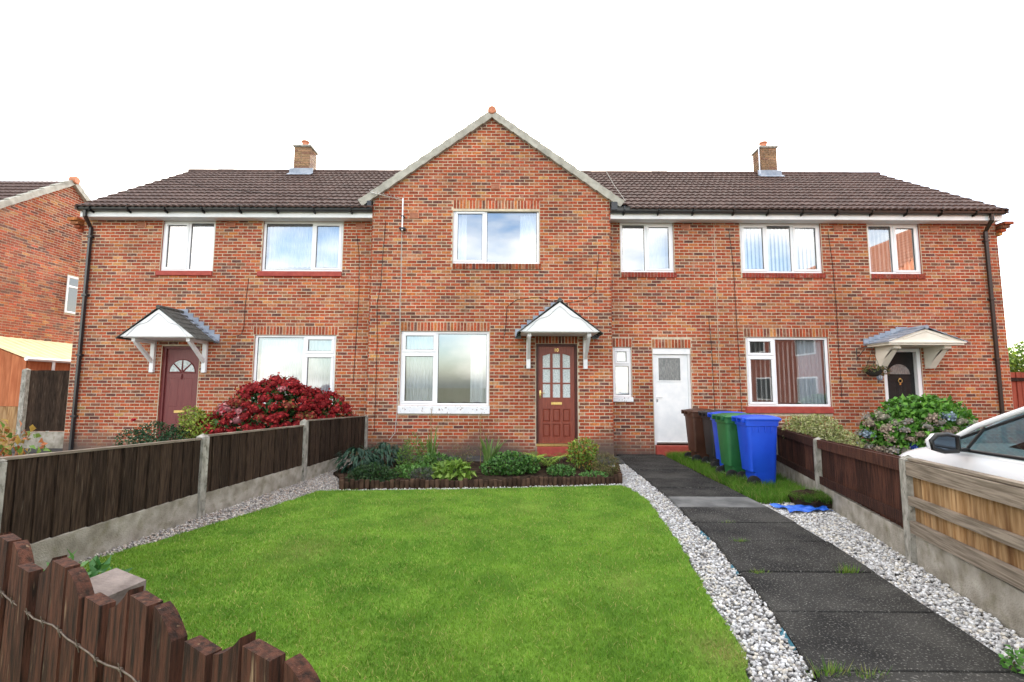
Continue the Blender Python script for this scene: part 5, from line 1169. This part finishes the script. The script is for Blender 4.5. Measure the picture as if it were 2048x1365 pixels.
part('roof_tiles',bm,TILE,nr,sm=50,kind='stuff')
LVn=3.4/math.cos(thn)/11
vm2=MB().prism([(0,-.10),(LVn*1.02,-.09),(LVn*1.02,.05),(0,.075)],'x',-.05,.11).mesh('verge_unit'); vm2.materials.append(VERGE)
for sg in (-1,1):
    for i in range(11):
        o=bpy.data.objects.new('verge_unit',vm2); link(o,nr,(GX,AY+sg*(3.4-i*LVn*math.cos(thn)),AZ+.09-3.4*GTN+i*LVn*math.sin(thn)))
        o.rotation_euler=(thn if sg<0 else PI-thn,0,0)
        if sg>0: o.scale=(1,1,-1)
part('ridge_end_cap',MB().lathe([(0,.17),(.10,.17),(.12,.15),(.125,0)],(GX,AY,AZ+.12),14,'x'),TERRA,nr,sm=40)
# lean-to with cream sheet roof
lt=thing('lean_to_shed','timber lean-to with cream corrugated plastic roof against the neighbouring gable','shed',(-13.1,13.4,0))
n=26; vs=[];fs=[]
for i in range(n+1):
    y=12.2+3.6*i/n; z=.02*math.sin(i*PI)  # ribs below
    hgt=.018*(i%2); vs+=[(-14.0,y,2.85+hgt),(-12.25,y,2.20+hgt)]
for i in range(n): fs.append((2*i,2*i+1,2*i+3,2*i+2))
lpart('roof_sheet',MB().add([(a+13.1,b-13.4,c) for a,b,c in vs],fs),CREAMROOF,lt)
for i in range(9):
    x0=-14.0+i*.19; x1=x0+.187; zt0=2.83-(x0+14)*.371; zt1=2.83-(x1+14)*.371
    o=part('cladding_board',MB().prism([(x0,1.0),(x1,1.0),(x1,zt1-.02),(x0,zt0-.02)],'y',12.24,12.262),WOODOR,lt)
for i in range(9):
    x0=-14.0+i*.19; o=part('cladding_board',MB().box((x0,12.25,-.02),(x0+.187,12.272,.995)),WOODNEW,lt)
part('side_frame',MB().box((-12.33,12.28,-.02),(-12.28,15.7,2.17)),WOODOR,lt)
part('gutter',MB().tube([(-12.22,12.15,2.19),(-12.22,15.8,2.17)],.05,8),PVC,lt,sm=50)
part('downpipe',MB().tube([(-12.22,12.9,2.16),(-12.22,12.9,2.02),(-12.27,12.95,1.9),(-12.27,12.95,0)],.033,8),PVC,lt,sm=50)
sf=thing('side_fence','tall dark board fence between the neighbouring lean-to and the terrace end','fence',(-11.3,12.1,0))
o=cpost(sf,(-12.12,12.1),1.95,0,.12)
panel(sf,(-12.04,12.12),(-10.24,12.12),.40,1.9,1.9,20,WOODDK,1,[],WOODDK,gbh=.39)
# ------------------------------------------------------------------ right edge: red fence and tree
ef=thing('end_fence','red brown board fence beyond the right end of the terrace','fence',(14.5,13.5,0))
panel(ef,(11.7,13.5),(17.3,13.5),0,2.0,2.02,38,mat('red_fence_stain',(.24,.05,.03),(.32,.08,.05),scale=4,rough=.8,stretch=(6,6,.7),orand=.15),1,[(1.75,1.85,.04),(.3,.4,.04)],WOODBR,gb=False)
tr=thing('tree','sunlit green tree behind the red brown end fence','tree',(17.2,16.0,-.05))
lpart('trunk',MB().tube([(0,0,0),(.05,0,.8),(0,.05,1.5),(.1,0,2.3)],.13,10,r1=.05).tube([(0,.03,1.3),(-.5,0,1.9),(-.8,.1,2.4)],.05,7,r1=.02).tube([(0,.03,1.4),(.5,.2,2.0),(.7,.1,2.5)],.05,7,r1=.02),BARK,tr,sm=60)
P,nn=ellip_points(5200,[(0,0,2.4,1.2,1.0,.75),(-.9,0,2.2,.8,.8,.55),(.9,.2,2.3,.8,.8,.55),(-1.5,.1,1.9,.6,.6,.45)],.25); n=len(P)
V,T,C=leaves_np(P,nn+rvec(n),nn+rvec(n)*.6,.12,.07,colmix(n,[(.12,.22,.03),(.17,.28,.04),(.07,.14,.02)])); lpart('crown',tri_mesh('crown',V,T,C,LEAF),None,tr,kind='stuff')
# ------------------------------------------------------------------ house across the close, seen mirrored in the right-hand windows
oh=thing('opposite_house','orange-roofed brick house reflected in the windows of the black-door house','house',(18,1,0))
part('wall',MB().box((14,-11,-.05),(22,5,5.45)),REVEAL,oh)
orf=part('roof',MB().prism([(13.7,5.35),(22.3,5.35),(18,8.55)],'y',-11.2,5.2),TERRA,oh)
for r in range(15):
    t=r/15; x=13.65+4.35*t; z=5.33+3.24*t; part('tile_course',MB().prism([(x,z),(x+.36,z+.268),(x+.36,z+.30),(x-.005,z+.055)],'y',-11.22,5.22),TERRA,orf)
for y,z in ((-1.6,3.2),(2.2,3.2),(-1.6,.9),(2.2,.9),(-5.6,3.2),(-5.6,.9),(-9.2,3.2),(-9.2,.9)):
    wq=part('window',MB().bbox((13.95,y,z),(13.998,y+1.6,z+1.25)),PVC,oh); part('pane',MB().box((13.93,y+.07,z+.07),(13.949,y+.77,z+1.18)).box((13.93,y+.83,z+.07),(13.949,y+1.53,z+1.18)),RUBBER,wq)
# ------------------------------------------------------------------ white car
car=thing('parked_car','white hatchback car parked behind the pale timber fence panel','car',(4.874,3.82,-.02),math.atan2(.990,.139))
st=[(-2.0,.60,.55,.72,.60),(-1.95,.72,.40,.92,.80),(-1.6,.83,.27,.99,.97),(-.9,.865,.24,.985,.98),(0,.87,.24,.965,.97),(.7,.865,.24,.945,.97),(1.0,.855,.25,.915,1.0),(1.35,.84,.27,.86,.955),(1.7,.79,.30,.79,.88),(1.92,.68,.36,.70,.76),(2.02,.50,.44,.60,.64)]
rings=[]
for (x,hw,zb,zs,zc) in st:
    half=[(0,zb),(hw*.8,zb),(hw*.96,zb+.08),(hw,zb+(zs-zb)*.45),(hw*.985,zb+(zs-zb)*.78),(hw*.93,zs),(hw*.80,zs+(zc-zs)*.6+.012),(hw*.4,zc+.012),(0,zc+.016)]
    rings.append([(x,y,z) for y,z in half]+[(x,-y,z) for y,z in reversed(half[1:-1])])
body=lpart('body',MB().loft(rings),CARW,car,sm=50); md=body.modifiers.new('s','SUBSURF'); md.levels=2; md.render_levels=2
A0,A1=Vector((1.02,.74,.95)),Vector((.08,.60,1.40)); C1,C0=Vector((-1.35,.58,1.41)),Vector((-1.88,.70,1.0)); fl=Vector((1,-1,1))
def mir(v): return Vector((v.x,-v.y,v.z))
rf_=MB(); nn_=10; vs=[];fs=[]
xs=[.16,.02,-.3,-.7,-1.1,-1.36,-1.5]; zs=[1.375,1.425,1.465,1.48,1.465,1.43,1.38]
for x,z in zip(xs,zs):
    for j in range(nn_+1):
        u=-1+2*j/nn_; vs.append((x-.03*abs(u)**3,u*.63,z-.055*abs(u)**2.6))
for i in range(len(xs)-1):
    for j in range(nn_): a=i*(nn_+1)+j; fs.append((a,a+1,a+nn_+2,a+nn_+1))
lpart('roof',MB().add(vs,fs),CARW,car,sm=60)
for s in (1,-1):
    f=(lambda v:v) if s>0 else mir
    lpart('pillar',MB().tube([f(v) for v in (A0,A0.lerp(A1,.5)+Vector((.03,.02,.02)),A1,Vector((-.6,.625,1.425)),C1)],.026,8),CARW,car,sm=60)
    lpart('rear_pillar',MB().tube([f(C1),f(C1.lerp(C0,.5)+Vector((0,.02,0))),f(C0)],.085,8),CARW,car,sm=60)
    lpart('door_pillar',MB().tube([f(Vector((-.35,.79,.97))),f(Vector((-.42,.63,1.41)))],.035,6),CARBLK,car)
    lpart('window_trim',MB().tube([f(Vector((1.0,.775,.955))),f(Vector((.5,.80,.975))),f(Vector((-.6,.81,.985))),f(Vector((-1.75,.74,1.02)))],.016,6).tube([f(Vector((.98,.755,.97))),f(A0.lerp(A1,.5)+Vector((-.05,-.0,.0))),f(A1+Vector((-.06,.0,-.03))),f(Vector((-.6,.63,1.385)))],.014,6).tube([f(Vector((.60,.79,.965))),f(Vector((.50,.68,1.19)))],.013,6),CARBLK,car,sm=60)
    lpart('side_window',MB().add([f(Vector(q)) for q in ((.98,.755,.955),(.08,.60,1.385),(-.4,.615,1.40),(-.35,.79,.965))],[(0,1,2,3)]),CARGLASS,car)
    lpart('rear_side_window',MB().add([f(Vector(q)) for q in ((-.37,.79,.965),(-.43,.615,1.40),(-1.33,.585,1.39),(-1.78,.70,1.0))],[(0,1,2,3)]),CARGLASS,car)
    lpart('quarter_panel',MB().prism([(1.0,.965),(.60,.972),(.49,1.195),(.55,1.19)],'y',0,.008).tube([(.58,.0,.97),(.47,.0,1.20)],.014,6),CARBLK,car,loc=(0,s*.745,0),rot=(s*.42,0,0))
    mh=lpart('mirror_housing',MB().loft([[(x0+.0,s*(.84+.0)+s*yy*.24+s*.06,1.045+zz*.085) for yy,zz in ((0,-1),(.5,-1.1),(.95,-.7),(1,.2),(.8,.9),(.4,1.05),(0,.75))] for x0 in (.52,.56)]+[[(.63,s*(.90)+s*yy*.20,1.045+zz*.065) for yy,zz in ((0,-1),(.5,-1.1),(.95,-.7),(1,.2),(.8,.9),(.4,1.05),(0,.75))]]+[[(.67,s*(.94)+s*yy*.12,1.045+zz*.035) for yy,zz in ((0,-1),(.5,-1.1),(.95,-.7),(1,.2),(.8,.9),(.4,1.05),(0,.75))]]),CARW,car,sm=45)
    lpart('mirror_surround',MB().tube([(.517,s*.90+s*yy*.225,1.045+zz*.08) for yy,zz in ((.02,-.9),(.5,-1.0),(.93,-.65),(.98,.2),(.78,.82),(.4,.95),(.02,.7),(.02,-.9))],.022,6).bbox((.52,min(s*.80,s*.93),.965),(.60,max(s*.80,s*.93),1.0),.01),CARBLK,mh,sm=60)
    lpart('mirror_glass',MB().add([(.512,s*.905+s*yy*.205,1.045+zz*.072) for yy,zz in ((0,-.95),(.5,-1.0),(.93,-.65),(.98,.2),(.78,.82),(.4,.95),(0,.7))],[tuple(range(7))]),MIRRORG,mh)
    for xw in (1.28,-1.25):
        wq=lpart('wheel',MB().lathe([(.18,-.10),(.28,-.105),(.31,-.07),(.31,.07),(.28,.105),(.18,.10)],(0,0,0),28,'y'),TYRE,car,loc=(xw,s*.78,.31),sm=40)
        lpart('rim',MB().lathe([(0,.085*s),(.05,.09*s),(.06,.07*s),(.16,.085*s),(.19,.10*s),(.2,.06*s)],(0,0,0),24,'y'),CHROME,wq,sm=40)
lpart('windscreen',MB().add([(1.0,.74,.965),(1.1,.4,.985),(1.12,0,.99),(1.1,-.4,.985),(1.0,-.74,.965),(.10,-.6,1.39),(.12,-.3,1.42),(.13,0,1.43),(.12,.3,1.42),(.10,.6,1.39)],[(0,1,8,9),(1,2,7,8),(2,3,6,7),(3,4,5,6)]),CARGLASS,car,sm=60)
lpart('rear_screen',MB().add([(-1.5,.5,1.37),(-1.5,-.5,1.37),(-1.93,-.58,1.0),(-1.93,.58,1.0)],[(0,1,2,3)]),CARGLASS,car)
for s in (1,-1):
    lpart('seat',MB().bbox((-.35,s*.38-.25,.45),(.2,s*.38+.25,.62),.04).loft([[(x+dx,s*.38+yy,z) for dx,yy in ((.06,-.22),(.08,.22),(-.06,.22),(-.06,-.22))] for x,z in ((-.3,.55),(-.42,.85),(-.52,1.10))]).bbox((-.60,s*.38-.13,1.13),(-.50,s*.38+.13,1.30),.03),SEAT,car,sm=40)
lpart('dashboard',MB().bbox((.55,-.70,.72),(1.0,.70,.95),.05),CARBLK,car,sm=40)
lpart('floor_pan',MB().box((-1.8,-.7,.3),(1.0,.7,.36)),CARBLK,car)
lpart('headlamp',MB().lathe([(0,.05),(.08,.03),(.1,0)],(1.83,.60,.68),12,'x').lathe([(0,.05),(.08,.03),(.1,0)],(1.83,-.60,.68),12,'x'),MIRRORG,car,sm=50)
print('objects',len(bpy.data.objects))
